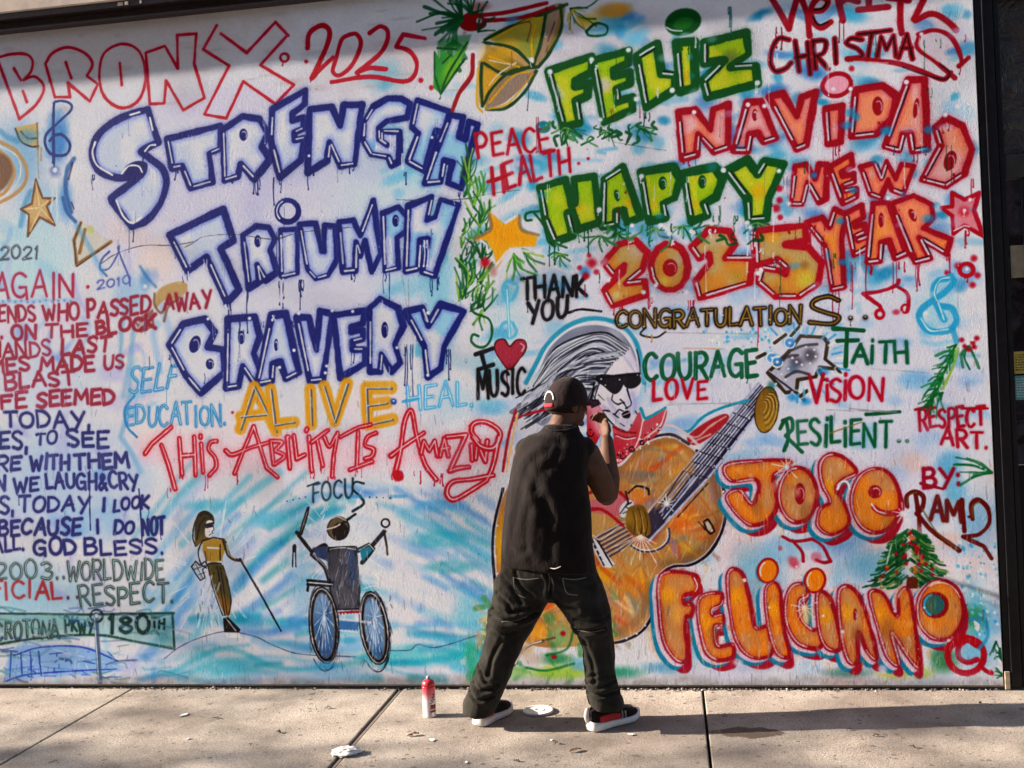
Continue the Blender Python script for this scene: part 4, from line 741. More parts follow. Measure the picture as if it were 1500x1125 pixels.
def mural_right():
    rG = dict(fill=(166,196,42), fill2=(204,206,60), line=(16,88,46), ow=12, halo=(90,140,110), hw=12, ha=.25, hi='white', dark=(20,26,30), hdir=(-.9, .35))
    F = [("803,104 866,82 866,105 842,118 842,126 862,122 860,140 843,148 848,180 825,186", (), ((815, 140, 16, (214,206,196), .9),)), ("868,88 920,74 920,92 898,102 899,112 922,105 922,122 902,130 904,148 926,142 926,160 884,180", (), ((884, 124, 15, (214,200,196), .9),)),
         ("932,82 962,64 968,108 988,110 988,130 946,158", (), ((966, 80, 12, (30,120,160), .9),)), ("990,62 1017,60 1017,128 996,134", (), ((1002, 112, 12, (226,180,40), .8),)), ("1031,62 1093,48 1096,78 1070,98 1106,96 1109,122 1036,142 1030,118 1060,88 1031,92", (), ((1070, 84, 16, (120,130,80), .8),)),
         ("790,275 828,262 836,300 842,298 840,262 870,258 878,325 846,336 838,308 830,312 838,345 812,354 798,320", (), ((840, 304, 20, (222,186,50), .9),)), ("884,262 912,244 938,318 918,326 912,308 902,310 902,328 882,332", ((903, 286, 4, 9, -.2),), ((922, 296, 12, (226,180,40), .9),)),
         ("938,252 986,244 996,262 988,290 970,298 974,318 950,324", ((970, 268, 6, 10),), ((955, 300, 12, (222,190,50), .8),)), ("1000,254 1046,244 1058,262 1048,288 1030,298 1036,315 1012,324", ((1028, 266, 6, 10),), ((1020, 300, 12, (222,190,50), .8), (1022, 262, 8, (214,190,60), .7))), ("1064,250 1094,234 1109,254 1120,236 1147,240 1126,290 1122,320 1096,322 1094,290", (), ((1110, 280, 16, (222,176,40), .9),))]
    for i, (s, h, pt) in enumerate(F): block(s, holes=h, patches=pt, seed=i+40, **rG)
    fillp([ell(1000, 32, 27, 20, -.25)], (18,92,48), 3); fillp([ell(1000, 34, 15, 9, -.3)], (60,130,60), 5, .8); spray("~976,40 984,44 998,45", 2.4, 'white', 1)
    for (x, y, n, s, l, c) in [(1004, 66, 5, 16, 24, (30,100,40)), (945, 165, 6, 14, 36, (40,60,70)), (900, 130, 2, 6, 30, (60,100,30)), (872, 95, 4, 10, 12, (200,220,200)), (832, 190, 5, 22, 20, (20,80,46)), (888, 186, 6, 20, 18, (20,80,46)), (1070, 10, 4, 14, 36, (60,110,120)), (900, 330, 10, 90, 40, (20,90,54)), (810, 360, 5, 20, 30, (20,90,54)), (960, 328, 8, 60, 30, (20,90,54)), (1060, 316, 6, 50, 22, (20,90,54))]: drips(x, y, n, s, l, c, 1.5)
    for (x, y) in [(832, 188), (888, 192), (942, 186), (820, 372), (880, 345), (960, 335), (1040, 330), (1110, 326), (905, 340), (1000, 330)]: needles(x, y, .1, 3.0, 7, 24, (24,100,54), 2.4); needles(x, y, .3, 2.8, 3, 16, (120,170,90), 2)
    for (x, y) in [(805, 105), (866, 87), (920, 73), (931, 145), (984, 132), (879, 175), (1109, 121), (1017, 165), (939, 258), (1059, 249), (877, 307), (816, 356), (1094, 326), (1015, 340), (1119, 152)]: pearl(x, y, 4.4, 'white', 8 if rng.rand() < .5 else 0)
    rR = dict(fill=(236,178,176), fill2=(240,152,116), line=(162,12,44), ow=10, halo=(214,130,146), hw=14, ha=.3, hi='white', dark=(50,24,44), hdir=(-.6, .75), inner=(226,110,110))
    N = [("993,164 1018,160 1040,190 1044,160 1066,152 1066,215 1046,222 1022,196 1020,226 999,232", ()), ("1094,150 1114,148 1136,202 1118,208 1110,194 1098,197 1094,220 1074,220", ((1105, 168, 4, 9),)), ("1126,142 1146,136 1166,170 1174,142 1194,134 1180,212 1166,218", ()), ("1209,158 1233,155 1231,208 1212,211", ()),
         ("1252,131 1292,125 1313,141 1306,174 1283,196 1246,200", ((1285, 155, 8, 14),)), ("1330,116 1354,116 1358,218 1336,222 1332,194 1322,196 1316,220 1295,215", ((1341, 158, 4, 15, .15),)), ("1369,187 1385,172 1409,184 1423,219 1412,254 1385,272 1350,263 1377,213", ((1391, 235, 9, 15, .3),)),
         ("1164,243 1180,240 1193,262 1199,240 1211,240 1209,291 1199,296 1182,266 1174,299 1158,299", ()), ("1214,244 1246,226 1248,242 1232,252 1234,258 1250,254 1250,266 1234,272 1236,280 1254,276 1254,288 1234,298", ()), ("1260,244 1280,238 1290,262 1298,236 1311,262 1320,240 1338,243 1322,284 1306,278 1300,262 1290,290 1274,284", ()),
         ("1180,325 1204,318 1214,332 1222,306 1240,314 1232,350 1236,420 1218,424 1208,360", ()), ("1238,312 1262,300 1264,318 1250,326 1252,332 1266,328 1266,340 1252,346 1256,352 1272,346 1274,360 1250,374", ()), ("1278,298 1300,296 1328,370 1310,378 1302,352 1290,355 1288,382 1270,384", ((1290, 322, 4, 11),)), ("1305,298 1338,286 1364,300 1366,320 1352,334 1392,350 1386,372 1346,348 1362,378 1340,384", ((1336, 315, 5, 10, -.4),))]
    for i, (s, h) in enumerate(N): block(s, holes=h, seed=i+70, **(rR if i < 7 else dict(rR, ow=8, fill2=(246,160,70), fill=(244,150,110))))
    e = ell(1225, 124, 18, 13, -.25); spray([e], 13, (170,16,46), 2); fillp([e], (238,170,186), 2); pearl(1220, 130, 3)
    for (x, y, n, s, l) in [(1005, 235, 3, 10, 14), (1225, 214, 4, 14, 26), (1290, 178, 5, 14, 16), (1340, 226, 4, 12, 12), (1386, 180, 4, 18, 14), (1392, 254, 3, 12, 12), (1350, 258, 4, 12, 12), (1234, 284, 3, 10, 14), (1200, 330, 6, 22, 30), (1222, 426, 5, 16, 50), (1248, 388, 2, 6, 100), (1272, 388, 4, 10, 50), (1316, 384, 5, 18, 40), (1340, 386, 4, 14, 36), (1392, 372, 4, 16, 40), (1424, 262, 2, 8, 36), (1180, 340, 6, 30, 44), (1110, 344, 5, 20, 30)]: drips(x, y, n, s, l, (166,20,48), 1.5)
    for i in range(16): blob(rng.uniform(1150, 1410), rng.uniform(120, 400), rng.uniform(8, 14), rng.uniform(6, 11), (44,150,190), .75)
    for (x, y) in [(1095, 153), (1119, 155), (1327, 120), (1245, 130), (1384, 168), (1016, 164), (1300, 290), (1402, 155), (1310, 108), (1140, 250), (1155, 298)]: pearl(x, y, 4)
    for (x, y, r) in [(1141, 276, 4.5), (1141, 293, 4.5), (1136, 305, 6), (1142, 318, 4), (862, 374, 4), (848, 392, 4), (866, 385, 9), (858, 404, 6), (873, 398, 5), (1426, 378, 5), (1403, 389, 5.5), (1431, 403, 4.5), (1424, 417, 4.5), (1386, 399, 4), (1247, 100, 4)]: blob(x, y, r*1.5, r*1.5, (186,24,50), .9, 0, .1)
    spray([ell(1415, 395, 10, 9)], 6, (186,24,50), 1.6); drips(1414, 402, 5, 16, 10, (186,24,50)); pearl(1415, 394, 3)
    # small red star at the right edge
    s = "c1394,282 1412,292 1434,282 1426,308 1440,346 1412,330 1396,342 1394,316 1378,304 1394,302"; fillp(s, (224,130,140), 3, .9); spray(s, 6, (176,16,44), 1.6); blob(1412, 310, 12, 12, (206,40,60), .8); pearl(1412, 308, 3, 'white', 10); pearl(1420, 292, 3, 'white'); drips(1416, 338, 4, 12, 24, (176,16,44)); spray("1396,338 1412,330 1420,332", 2, 'white', 1)
    # MERRY CHRISTMAS
    C = (160, 18, 40)
    spray("1128,-6 1140,14 1155,42;1155,42 1160,20 1168,-6;1172,-6 1182,20 1185,52;~1190,16 1204,14 1212,2 1200,-4 1188,10 1190,30 1202,40 1216,32;1226,-6 1234,30;~1228,6 1240,-2 1256,2;1272,-6 1272,10;1256,14 1300,10;~1318,-6 1318,30 1320,48;~1300,-4 1330,0;~1340,30 1364,20 1386,30 1400,44;1338,28 1352,0", 9, C, 2, .95, .1)
    spray("~1192,14 1204,12 1211,3;~1190,24 1198,36 1212,32", 2.6, (40,20,30), 1.2); drips(1140, 40, 3, 20, 40, (120,24,44)); drips(1232, 30, 3, 14, 44, (120,24,44)); drips(1320, 48, 2, 6, 20, (120,24,44))
    for s in ["~1155,58 1140,56 1130,72 1128,92 1136,104 1150,100 1158,92", "1164,60 1170,104;1182,62 1186,108;1166,84 1184,80", "1190,60 1194,100;~1190,60 1208,60 1206,76 1194,82;1196,82 1212,100", "1222,56 1224,92", "~1262,58 1246,56 1240,64 1256,72 1262,82 1242,86", "1256,50 1304,44;1276,50 1270,88", "1284,82 1290,54 1298,72 1308,52 1312,82", "1316,84 1328,50 1336,86;1320,70 1334,70"]:
        spray(s, 8, C, 1.8, .95, .1); spray(s, 2.8, (40,16,28), 1.2, .85)
    spray("~1344,50 1370,44 1394,56 1408,88 1404,96 1418,84;~1346,50 1344,70 1372,92 1398,114;~1240,86 1280,88 1320,94 1350,104 1380,116 1392,106", 7, C, 1.8, .95, .1); spray("~1322,98 1350,108 1382,116 1390,106 1376,94", 2.4, (60,24,40), 1.2, .8); spray("~1346,54 1348,70 1374,90;~1250,90 1300,92", 2, (230,190,196), 1, .8); pearl(1349, 50, 3.5); drips(1404, 96, 2, 4, 14, C)
    # gold 2025
    GO = dict(fill=(216,148,70), fill2=(200,168,110), line=(178,24,48), ow=10, halo=(214,130,130), hw=14, ha=.3, hi='white', dark=(80,30,40), hdir=(-.5, .8))
    for i, (s, h, pt) in enumerate([("884,385 905,358 930,352 948,370 940,395 916,415 944,412 946,432 896,448 884,425 912,398 914,388 898,402", (), ((932, 366, 16, (196,172,150), .9), (902, 432, 9, (214,200,150), .8), (914, 388, 5, (50,140,180), .9))), (" ".join("%.0f,%.0f" % tuple(p) for p in ell(980, 391, 27, 34, 0, 15)[:-1]), ((981, 392, 11, 13),), ((996, 380, 12, (206,180,150), .8), (972, 412, 12, (226,200,90), .7))),
                                     ("1013,362 1038,336 1068,338 1076,358 1062,378 1102,378 1098,414 1024,436 1018,412 1040,384 1038,372 1024,378", (), ((1044, 350, 15, (204,180,150), .9), (1080, 404, 14, (190,150,70), .8), (1024, 380, 6, (50,140,180), .9))), ("1106,338 1178,330 1181,352 1150,358 1184,362 1203,385 1198,415 1170,434 1135,434 1110,412 1116,392 1140,396 1150,402 1152,392 1138,380 1108,388", (), ((1180, 410, 20, (214,196,80), .9), (1178, 388, 9, (170,120,70), .9), (1140, 424, 12, (190,130,70), .8), (1132, 348, 12, (236,170,60), .8)))]): block(s, holes=h, patches=pt, seed=i+100, **GO)
    for (x, y, n, s, l, c) in [(905, 448, 5, 16, 20, (178,24,48)), (952, 436, 4, 8, 40, (178,24,48)), (1010, 440, 5, 14, 30, (178,24,48)), (1108, 450, 4, 12, 60, (178,24,48)), (1040, 336, 4, 14, 20, 'white'), (980, 352, 5, 16, 22, 'white'), (925, 350, 4, 14, 14, 'white'), (1098, 340, 5, 14, 30, 'white'), (1160, 335, 4, 12, 20, (170,30,50)), (955, 420, 3, 8, 30, 'white')]: drips(x, y, n, s, l, c, 1.6)
    for (x, y) in [(1012, 339), (1042, 327), (980, 342), (925, 330), (1098, 333), (1019, 395), (1114, 395), (1004, 428), (942, 428), (960, 418), (890, 410), (1110, 400), (967, 330)]: pearl(x, y, 4)
    # CONGRATULATIONS
    CG = (44, 34, 26)
    write("CONGRATULATION", 902, 480, 1172, 474, 24, CG, 7, (170,134,56), 2, jit=.05, gap=.2); spray("~1228,440 1212,434 1192,440 1190,450 1210,458 1228,464 1218,474 1186,472", 8, CG, 1.4); spray("~1228,440 1212,434 1192,440 1190,450 1210,458 1228,464 1218,474 1186,472", 2.4, (150,112,50), 1.1)
    for i in range(26): pearl(rng.uniform(905, 1170), rng.uniform(458, 480), 1.1)
    pearl(1245, 466, 4.6, CG); pearl(1245, 465, 1.6); pearl(1267, 465, 5, CG); pearl(1267, 464, 1.6); drips(1246, 470, 1, 0, 12, CG); spray("~944,480 938,490 960,494 974,486", 2.6, CG, 1.2)
    # notes and clef
    spray("~1264,430 1290,426 1312,418 1316,410;~1312,418 1328,430 1330,446 1328,456;1264,430 1288,448 1292,456", 5.4, (178,20,46), 1.5); spray([ell(1288, 460, 6, 6)], 5, (190,30,54), 1.6); spray([ell(1325, 452, 5, 6)], 4, (190,30,54), 1.6); blob(1312, 457, 8, 6, (200,40,64), .8); drips(1325, 456, 4, 10, 12, (236,206,214))
    blob(1372, 450, 44, 50, (150,210,232), .5); CL = "~1398,418 1392,404 1378,404 1366,420 1364,438 1374,456 1384,470 1396,464 1392,446 1376,444 1366,452;~1366,444 1344,456 1346,472 1368,486 1394,484 1400,466;~1386,430 1370,448"
    spray("~1386,408 1372,412 1366,430 1372,448 1382,468;~1392,404 1396,414 1380,430 1352,450 1346,466 1360,484 1388,484 1400,470 1394,452 1378,448", 9, (54,164,206), 3, .95, .1); spray("~1390,406 1376,410 1368,428 1376,450 1382,468;~1348,466 1362,484 1388,482", 2, (214,236,246), 1, .9); pearl(1355, 459, 4); spray("~1350,500 1370,504 1390,500", 7, (130,200,230), 6, .6); spray("1395,480 1400,500", 8, (54,164,206), 4, .8)
    # virtues
    GD = (16, 92, 56)
    write("COURAGE", 944, 556, 1108, 550, 37, GD, 6.4, halo=(226,226,240), hw=8, jit=.05, drip=2); write("LOVE", 956, 586, 1034, 583, 27, (190,22,48), 4.8, jit=.05, gap=.32)
    spray("1220,481 1264,484;1226,499 1256,498;1240,484 1238,536", 7, GD, 1.4); write("A", 1248, 531, 1270, 533, 26, GD, 5.6); write("i", 1274, 530, 1279, 530, 32, GD, 5); write("TH", 1286, 529, 1328, 529, 34, GD, 5.2, jit=.08); write("V", 1186, 591, 1206, 588, 38, (184,20,46), 5.4); write("i", 1208, 586, 1214, 586, 28, (184,20,46), 5); write("S", 1216, 590, 1231, 588, 34, (184,20,46), 5); write("i", 1234, 586, 1240, 586, 34, (184,20,46), 5); write("ON", 1244, 584, 1292, 586, 30, (184,20,46), 5, h1=36)
    spray("~1142,628 1150,615 1154,640 1148,660;~1146,616 1158,613 1160,628 1150,638;1150,638 1174,662", 6, GD, 1.4); write("ESiLiENT", 1168, 650, 1304, 652, 36, GD, 5, jit=.07); spray("1268,607 1317,603", 5.6, GD, 1.3); spray("1216,634 1262,618", 2, (150,120,50), 1.2, .8); pearl(1316, 646, 3.2, GD); pearl(1328, 646, 3, GD); pearl(1316, 645, 1.2); pearl(1328, 646, 1.1)
    spray("~1244,598 1270,601 1312,603", 2.4, (150,140,150), 1.4, .7); write("RESPECT", 1347, 628, 1442, 622, 28, (176,18,44), 4.6, jit=.07, slant=-.04); spray("1340,600 1362,594", 4, (176,18,44), 1.2); spray("1408,598 1446,598", 4, (176,18,44), 1.2); write("ART.", 1378, 651, 1446, 656, 24, (176,18,44), 4.6, jit=.06)
    write("BY:", 1352, 713, 1406, 712, 26, (156,20,50), 5.4, jit=.07, slant=-.02); spray("1348,708 1380,716", 4, (156,20,50), 1.2)
    DR = (110, 32, 30); spray("~1328,742 1328,726 1340,720 1352,728 1350,744 1342,752;1340,722 1346,760 1346,792;~1342,752 1365,778 1404,806", 6.6, DR, 1.4); write("AM", 1362, 762, 1408, 766, 32, DR, 6, jit=.08); spray("1408,732 1412,778", 6, DR, 1.3); pearl(1419, 757, 2.6, DR); spray("~1424,760 1422,740 1432,732 1446,744 1448,766 1434,782 1412,786;1410,786 1440,800 1452,818", 6, DR, 1.4); spray("~1328,740 1330,726 1342,721;~1350,745 1372,780 1402,804;~1424,758 1424,742 1434,734", 2, (120,100,50), 1.2, .8)
    # bough with berries, fir sprig, christmas tree
    for k in range(11): needles(1400-k*3.4, 505+k*8, 1.7, 2.9, 4, 34-k*.6, [(24,104,56), (40,130,60)][k % 2], 3)
    needles(1418, 505, 1.2, 1.9, 3, 40, (24,104,56), 3); spray("~1402,510 1396,535 1380,570", 4, (140,180,60), 2, .8); needles(1380, 575, 1.6, 2.6, 5, 36, (24,104,56), 3)
    for (x, y) in [(1408, 498), (1412, 507), (1424, 502), (1430, 495), (1418, 512), (1426, 508)]: blob(x, y, 6, 6, (176,20,44), .95, 0, .1)
    pearl(1417, 503, 3); pearl(1424, 498, 2); needles(1452, 692, 2.7, 3.7, 8, 62, (24,108,60), 3.2, .12); pearl(1436, 684, 1.6); pearl(1443, 688, 1.6)
    blob(1328, 790, 40, 30, (234,226,236), .8)
    for k in range(84):
        t = k/83.; y = 775+78*t; wd = 6+46*t
        for sg in (-1, 1):
            x = 1332+sg*wd*rng.uniform(0, 1); spray([smooth([[x, y], [x+sg*10, y+7], [x+sg*20, y+9]])], rng.uniform(2, 4.4), [(20,84,48), (36,110,60), (16,66,44), (130,160,90), (24,96,54)][rng.randint(5)], 1.2, .9)
    for i in range(30): t = rng.rand(); x = 1332+rng.uniform(-1, 1)*(6+44*t); blob(x, 780+70*t, 4.2, 4.2, [(180,24,40), (180,24,40), (226,120,60), (190,40,40)][rng.randint(4)], .95, 0, 0)
    fillp("c1328,845 1342,845 1344,862 1326,862", (110,50,34), 2); star_burst(1328, 764, 15); spray("1305,798 1298,826;1310,830 1296,840;1352,830 1372,842", 1.6, (226,236,236), 1, .8)
    spray("~1146,786 1162,793 1192,789;~1160,792 1174,808 1176,822;~1190,790 1204,800 1216,822;~1195,820 1206,824 1216,822", 5, (166,24,50), 1.6); blob(1162, 824, 10, 14, (200,50,70), .8, -.5); blob(1195, 816, 11, 10, (200,70,90), .7); pearl(1166, 830, 2); blob(1142, 803, 4, 5, (200,40,60), .8)
    # JOSE / FELICIANO, orange with teal drop shade
    OR = dict(fill=(232,140,54), fill2=(206,146,96), line=(156,22,44), ow=6, inner=(214,100,50), halo=None, hi=(226,206,206), hia=.7, rnd=True, hdir=(-.95, -.1), ink=.3)
    JO = [("1066,680 1150,674 1153,686 1132,698 1138,738 1122,764 1096,768 1072,745 1064,726 1082,718 1100,738 1110,722 1106,702 1070,704", ()), (" ".join("%.0f,%.0f" % tuple(p) for p in ell(1168, 725, 28, 40, 0, 13)[:-1]), ((1171, 723, 8, 16),)), ("1200,684 1210,667 1232,668 1254,690 1236,702 1224,716 1238,742 1242,768 1216,783 1197,770 1200,746 1215,735 1204,710", ()), (" ".join("%.0f,%.0f" % tuple(p) for p in ell(1282, 733, 36, 47, 0, 15)[:-1]), ((1281, 720, 10, 10),))]
    FE = [("968,842 1018,842 1020,864 1002,872 1002,884 1014,886 1012,902 1003,908 1006,962 992,968 974,945 966,905", ()), ("1022,880 1054,868 1056,884 1042,892 1044,902 1058,900 1058,914 1046,918 1050,946 1072,944 1072,962 1048,966 1030,945", ()), ("1065,843 1085,838 1097,876 1105,919 1126,919 1129,958 1097,961 1074,926", ()), ("1121,862 1140,858 1148,922 1156,960 1137,956 1124,913", ()), ("1178,856 1160,858 1150,880 1152,915 1168,942 1196,950 1206,938 1204,920 1188,922 1172,905 1170,880 1182,872", ()), ("1196,871 1209,869 1220,888 1231,946 1212,950 1199,924", ()),
          ("1228,867 1247,861 1265,889 1284,962 1270,956 1257,926 1255,968 1241,966 1231,926", ((1252, 900, 3, 9),)), ("1273,871 1292,869 1313,902 1316,871 1332,869 1345,968 1335,970 1305,926 1316,973 1300,964 1288,930", ()), (" ".join("%.0f,%.0f" % tuple(p) for p in ell(1377, 894, 34, 43, 0, 15)[:-1]), ())]
    off = [(-7, 13, (170,28,50), 9), (-8, 6, (40,140,170), 2), (-4, 2, (226,206,222), 2)]
    for i, (s, h) in enumerate(JO+FE):
        P = parse('o'+s)[0]
        for (ox, oy, c, sf) in [(3, 13, (166,30,54), 10), (-10, 8, (36,132,164), 2.2), (-5, 3, (230,210,226), 2)]: fillp([P[:-1]+[ox, oy]], c, sf, .95); spray([P+[ox, oy]], 7, c, 2.5)
    for i, (s, h) in enumerate(JO+FE): block(s, holes=h, seed=i+130, **dict(OR, patches=((float(s.split()[0].split(',')[0])+10, float(s.split()[0].split(',')[1])+30, 18, (244,166,40), .8),)))
    for (x, y) in [(1124, 836), (1193, 850)]:
        e = ell(x, y, 13, 16, .2); fillp([e+[-5, 1]], (40,140,172), 3); spray([e], 7, (168,20,40), 1.6); fillp([e], (238,136,36), 2); spray([ell(x, y, 11, 14, .2, 8, 2.4, 4)], 2, 'white', 1)
    e = ell(1369, 886, 17, 17); fillp([e], (90,120,80), 2, 1, (60,110,110)); spray([e], 5, (150,24,40), 1.4); spray([ell(1369, 886, 16, 16, 0, 10, 2, 4.4)], 3.4, (60,170,200), 1.3); spray([ell(1377, 894, 32, 41, 0, 10, 4.2, 5.8)], 2, (250,214,190), 1.2)
    spray("~1280,744 1290,750 1304,752 1318,748", 9, (178,24,44), 1.8); spray("~1276,738 1284,748 1296,752", 2.4, (226,220,226), 1); spray("~1226,716 1232,706 1240,706 1244,716", 3, 'white', 1.2); spray("~1014,843 1022,858 1020,868 1002,872", 6, (178,20,42), 1.6); spray("~1016,846 1021,858 1018,866", 1.8, 'white', 1)
    for i in range(46):
        x, y = [(rng.uniform(1070, 1310), rng.uniform(676, 775)), (rng.uniform(968, 1400), rng.uniform(850, 965))][i % 2]; blob(x, y, rng.uniform(4, 10), rng.uniform(6, 14), [(250,196,110), (226,160,100), (190,110,60), (236,200,170)][rng.randint(4)], rng.uniform(.2, .45))
    star_burst(1152, 684, 22); star_burst(1178, 890, 20); star_burst(1322, 752, 16); pearl(1090, 850, 3); pearl(1126, 890, 2); pearl(1205, 902, 2.4); pearl(1234, 925, 2.4); pearl(1310, 895, 2.4); pearl(1353, 890, 2); pearl(1389, 938, 2.6); blob(1080, 970, 9, 8, (214,206,226), .9); blob(1292, 980, 9, 9, (214,206,232), .9)
    for i in range(620):     # dry bristle marks dragged over the orange letters and the lilac round them
        if i % 3 == 0: x, y = rng.uniform(1068, 1310), rng.uniform(672, 780)
        else: x, y = rng.uniform(965, 1400), rng.uniform(845, 975)
        spray([np.array([[x, y], [x+rng.uniform(-2, 2), y+rng.uniform(4, 15)]])], rng.uniform(.9, 1.8), [(248,190,96), (176,82,36), (222,120,50), (170,130,100), (236,206,190)][i % 5], .9, .38)
    # circled letter mark
    spray([ell(1414, 960, 27, 26)], 9, (180,20,42), 1.8, .98); spray("~1430,946 1416,938 1404,948 1404,962 1416,970 1430,966", 8, (180,20,42), 1.8); blob(1414, 958, 20, 16, (130,190,214), .5); spray("~1434,975 1446,984 1452,986", 6, (176,20,42), 2); blob(1450, 985, 5, 6, (180,24,44), .9)
    spray("~1420,908 1432,906 1436,916;~1440,895 1446,930 1434,950", 5, (60,150,190), 3, .8); fillp("o1426,910 1434,914 1434,922 1430,924", (230,224,240), 2)
    for (x, y) in [(1458, 940), (1464, 950)]: needles(x, y, 1.3, 2.0, 4, 26, (20,90,60), 3)
    for y in range(950, 1000, 9): pearl(1461+rng.uniform(-3, 3), y, 1.6)
    needles(1471, 990, 2.9, 3.9, 4, 24, (24,96,56), 2.6)
    write("PEACE", 700, 231, 806, 219, 34, (184,20,48), 4.8, slant=-.12, jit=.07); write("HEALTH", 722, 282, 834, 253, 36, (184,20,48), 5, slant=-.1, jit=.07); pearl(847, 239, 3, (184,20,48)); pearl(861, 232, 2.6, (184,20,48)); spray("714,266 740,258", 4.6, (184,20,48), 1.2); pearl(794, 184, 6, (40,140,150)); spray([ell(795, 186, 9, 7)], 4, (30,120,140), 2, .8)

def mural_wear():
    # dry-brush grime and raking-lit stucco grain painted in, heavier toward the wall foot
    for i in range(3400):
        x = rng.uniform(-60, 1465); y = 1000-(rng.rand()**1.5)*470
        if 170 < x < 250 and y < 700: continue
        spray([np.array([[x, y], [x+rng.uniform(-2.5, 2.5), y+rng.uniform(4, 17)]])], rng.uniform(.7, 1.6), [(236,234,242), (120,116,132), (236,234,242), (150,160,186), (70,74,92)][rng.randint(5)], .9, rng.uniform(.12, .4))
    for i in range(90):
        x = rng.uniform(-40, 250); y = rng.uniform(890, 1002); spray([smooth([[x, y], [x+rng.uniform(6, 20), y+rng.uniform(-5, 5)], [x+rng.uniform(16, 50), y+rng.uniform(-8, 8)]])], rng.uniform(1.5, 5), [(40,110,110), (60,90,180), (140,180,210), (36,60,110), (200,210,226), (70,140,150)][rng.randint(6)], 2, rng.uniform(.25, .6), .4)
    for x0, y0, s in [(1110, 745, 14), (1180, 750, 14), (1225, 740, 12), (1300, 760, 14), (990, 900, 14), (1045, 930, 12), (1105, 935, 14), (1180, 900, 12), (1255, 930, 14), (1300, 920, 14), (1385, 920, 14)]: blob(x0, y0, s, s*1.6, [(150,100,66), (250,190,90), (190,130,90)][rng.randint(3)], .5)
    # mist, runs and touch-ups laid over everything on the right half
    for i in range(60): blob(rng.uniform(740, 1425), rng.uniform(20, 470), rng.uniform(6, 18), rng.uniform(5, 12), [(226,224,234), (206,212,232), (70,160,200)][rng.randint(3)], rng.uniform(.25, .55))
    for i in range(70):
        x = rng.uniform(745, 1420); drips(x, rng.uniform(40, 420), rng.randint(1, 4), rng.uniform(3, 10), rng.uniform(14, 60), ['white', (150,24,50), (24,90,54), (60,70,90), (220,220,230)][rng.randint(5)], 1.2, .7)
    for i in range(50):
        x = rng.uniform(130, 700); drips(x, rng.uniform(160, 560), rng.randint(1, 4), rng.uniform(3, 10), rng.uniform(10, 40), [(30,40,104), (216,216,228), (120,130,170)][rng.randint(3)], 1.1, .6)
    for i in range(44):
        x, y = [(rng.uniform(800, 960), rng.uniform(178, 200)), (rng.uniform(805, 1125), rng.uniform(325, 352))][i % 2]
        spray([smooth([[x, y], [x+rng.uniform(-8, 8), y+rng.uniform(3, 9)], [x+rng.uniform(-18, 18), y+rng.uniform(4, 18)]])], rng.uniform(2, 5), [(22,92,50), (20,80,46), (70,140,80)][rng.randint(3)], 1.4, .85)
    # hairline cracks, mended seams, runs and grime of the wall itself
    K = (70, 64, 72)
    spray("~148,386 165,374 190,364 215,359 250,359 282,354 300,346 345,343 400,350 440,340 520,332;~270,362 284,355 290,350", 1.1, K, .8, .9)
    spray("~580,292 612,293 680,291 720,283 760,278;~848,192 860,198;~900,208 940,215 975,220", 1.1, (90,80,86), .8, .8); spray("~590,410 598,470;598,408 598,450", .9, (120,116,130), .8, .5)
    spray("970,487 1110,489;980,590 1100,592;1274,540 1360,546;1210,600 1316,604;975,593 1070,590", 1.2, (150,146,140), 1, .6); spray("1000,510 1060,511", 2, (206,150,100), 1.2, .6); drips(952, 490, 3, 10, 26, (200,150,90), 1.4)
    spray("1119,240 1119,420;1402,400 1404,520;1148,660 1150,760", 1.0, (120,116,120), .8, .4)
    for i in range(260):    # paint spit
        x = rng.uniform(0, 1450); y = rng.uniform(120, 1000); spray([np.array([[x, y], [x+.2, y]])], rng.uniform(.8, 2), ['white', 'navy', 'crim', 'teal', 'white', (90,90,100)][rng.randint(6)], .8, .6)
    A = PT.A
    d = (np.arange(CH)[::-1][:, None]*MPP)                                    # scuffed dirty foot of the wall
    k = sm((.06+.05*PT.n3-d)/.06)*(.25+.6*PT.n2); A += (col((120,112,112))-A)*np.clip(k*.75, 0, .8)[..., None]
    k = sm((PT.n4-.6)/.25)*.10; A *= (1-k)[..., None]
    A *= (.972+.056*PT.n1)[..., None]
    lum = A.mean(-1, keepdims=True); A[:] = lum+(A-lum)*1.04; A[:] = (A-.5)*1.19+.468; A *= np.array([.905, .952, .995], np.float32)
    np.clip(A, .012, .92, out=A)

def paint_mural():
    paint_begin()
    for f in (mural_ground, mural_left, mural_center, mural_figures, mural_portrait, mural_top, mural_right, mural_wear): f()
    return PT.A

# =====================================================================
# THE SETTING: pavement, road, painted wall, eave, shop door
# =====================================================================
def mat_mural():
    img = bpy.data.images.new('mural_paint', CW, CH, alpha=False)
    A = paint_mural()
    buf = np.ones((CH, CW, 4), np.float32); buf[..., :3] = A[::-1]
    img.pixels.foreach_set(buf.ravel()); img.update(); img.pack()
    N = Nodes('sprayed_render'); tx = N.n('TexImage', image=img, extension='EXTEND', interpolation='Cubic')
    N.l(N.n('UVMap').outputs['UV'], tx.inputs['Vector'])
    co = N.obj(); fine = N.noise(co, 170, 3, .65); mid = N.noise(co, 60, 5, .65); big = N.noise(co, 2.2, 3)
    grit = N.math('ADD', N.math('MULTIPLY', fine, .65), N.math('MULTIPLY', mid, .5))
    nb = N.bump(big, .25, .02); nb = N.bump(grit, 1.0, .008, nb)
    rough = N.math('ADD', N.math('MULTIPLY', mid, .3), .5)
    return N.set(tx.outputs['Color'], rough, nb, **{'Specular IOR Level': .04})

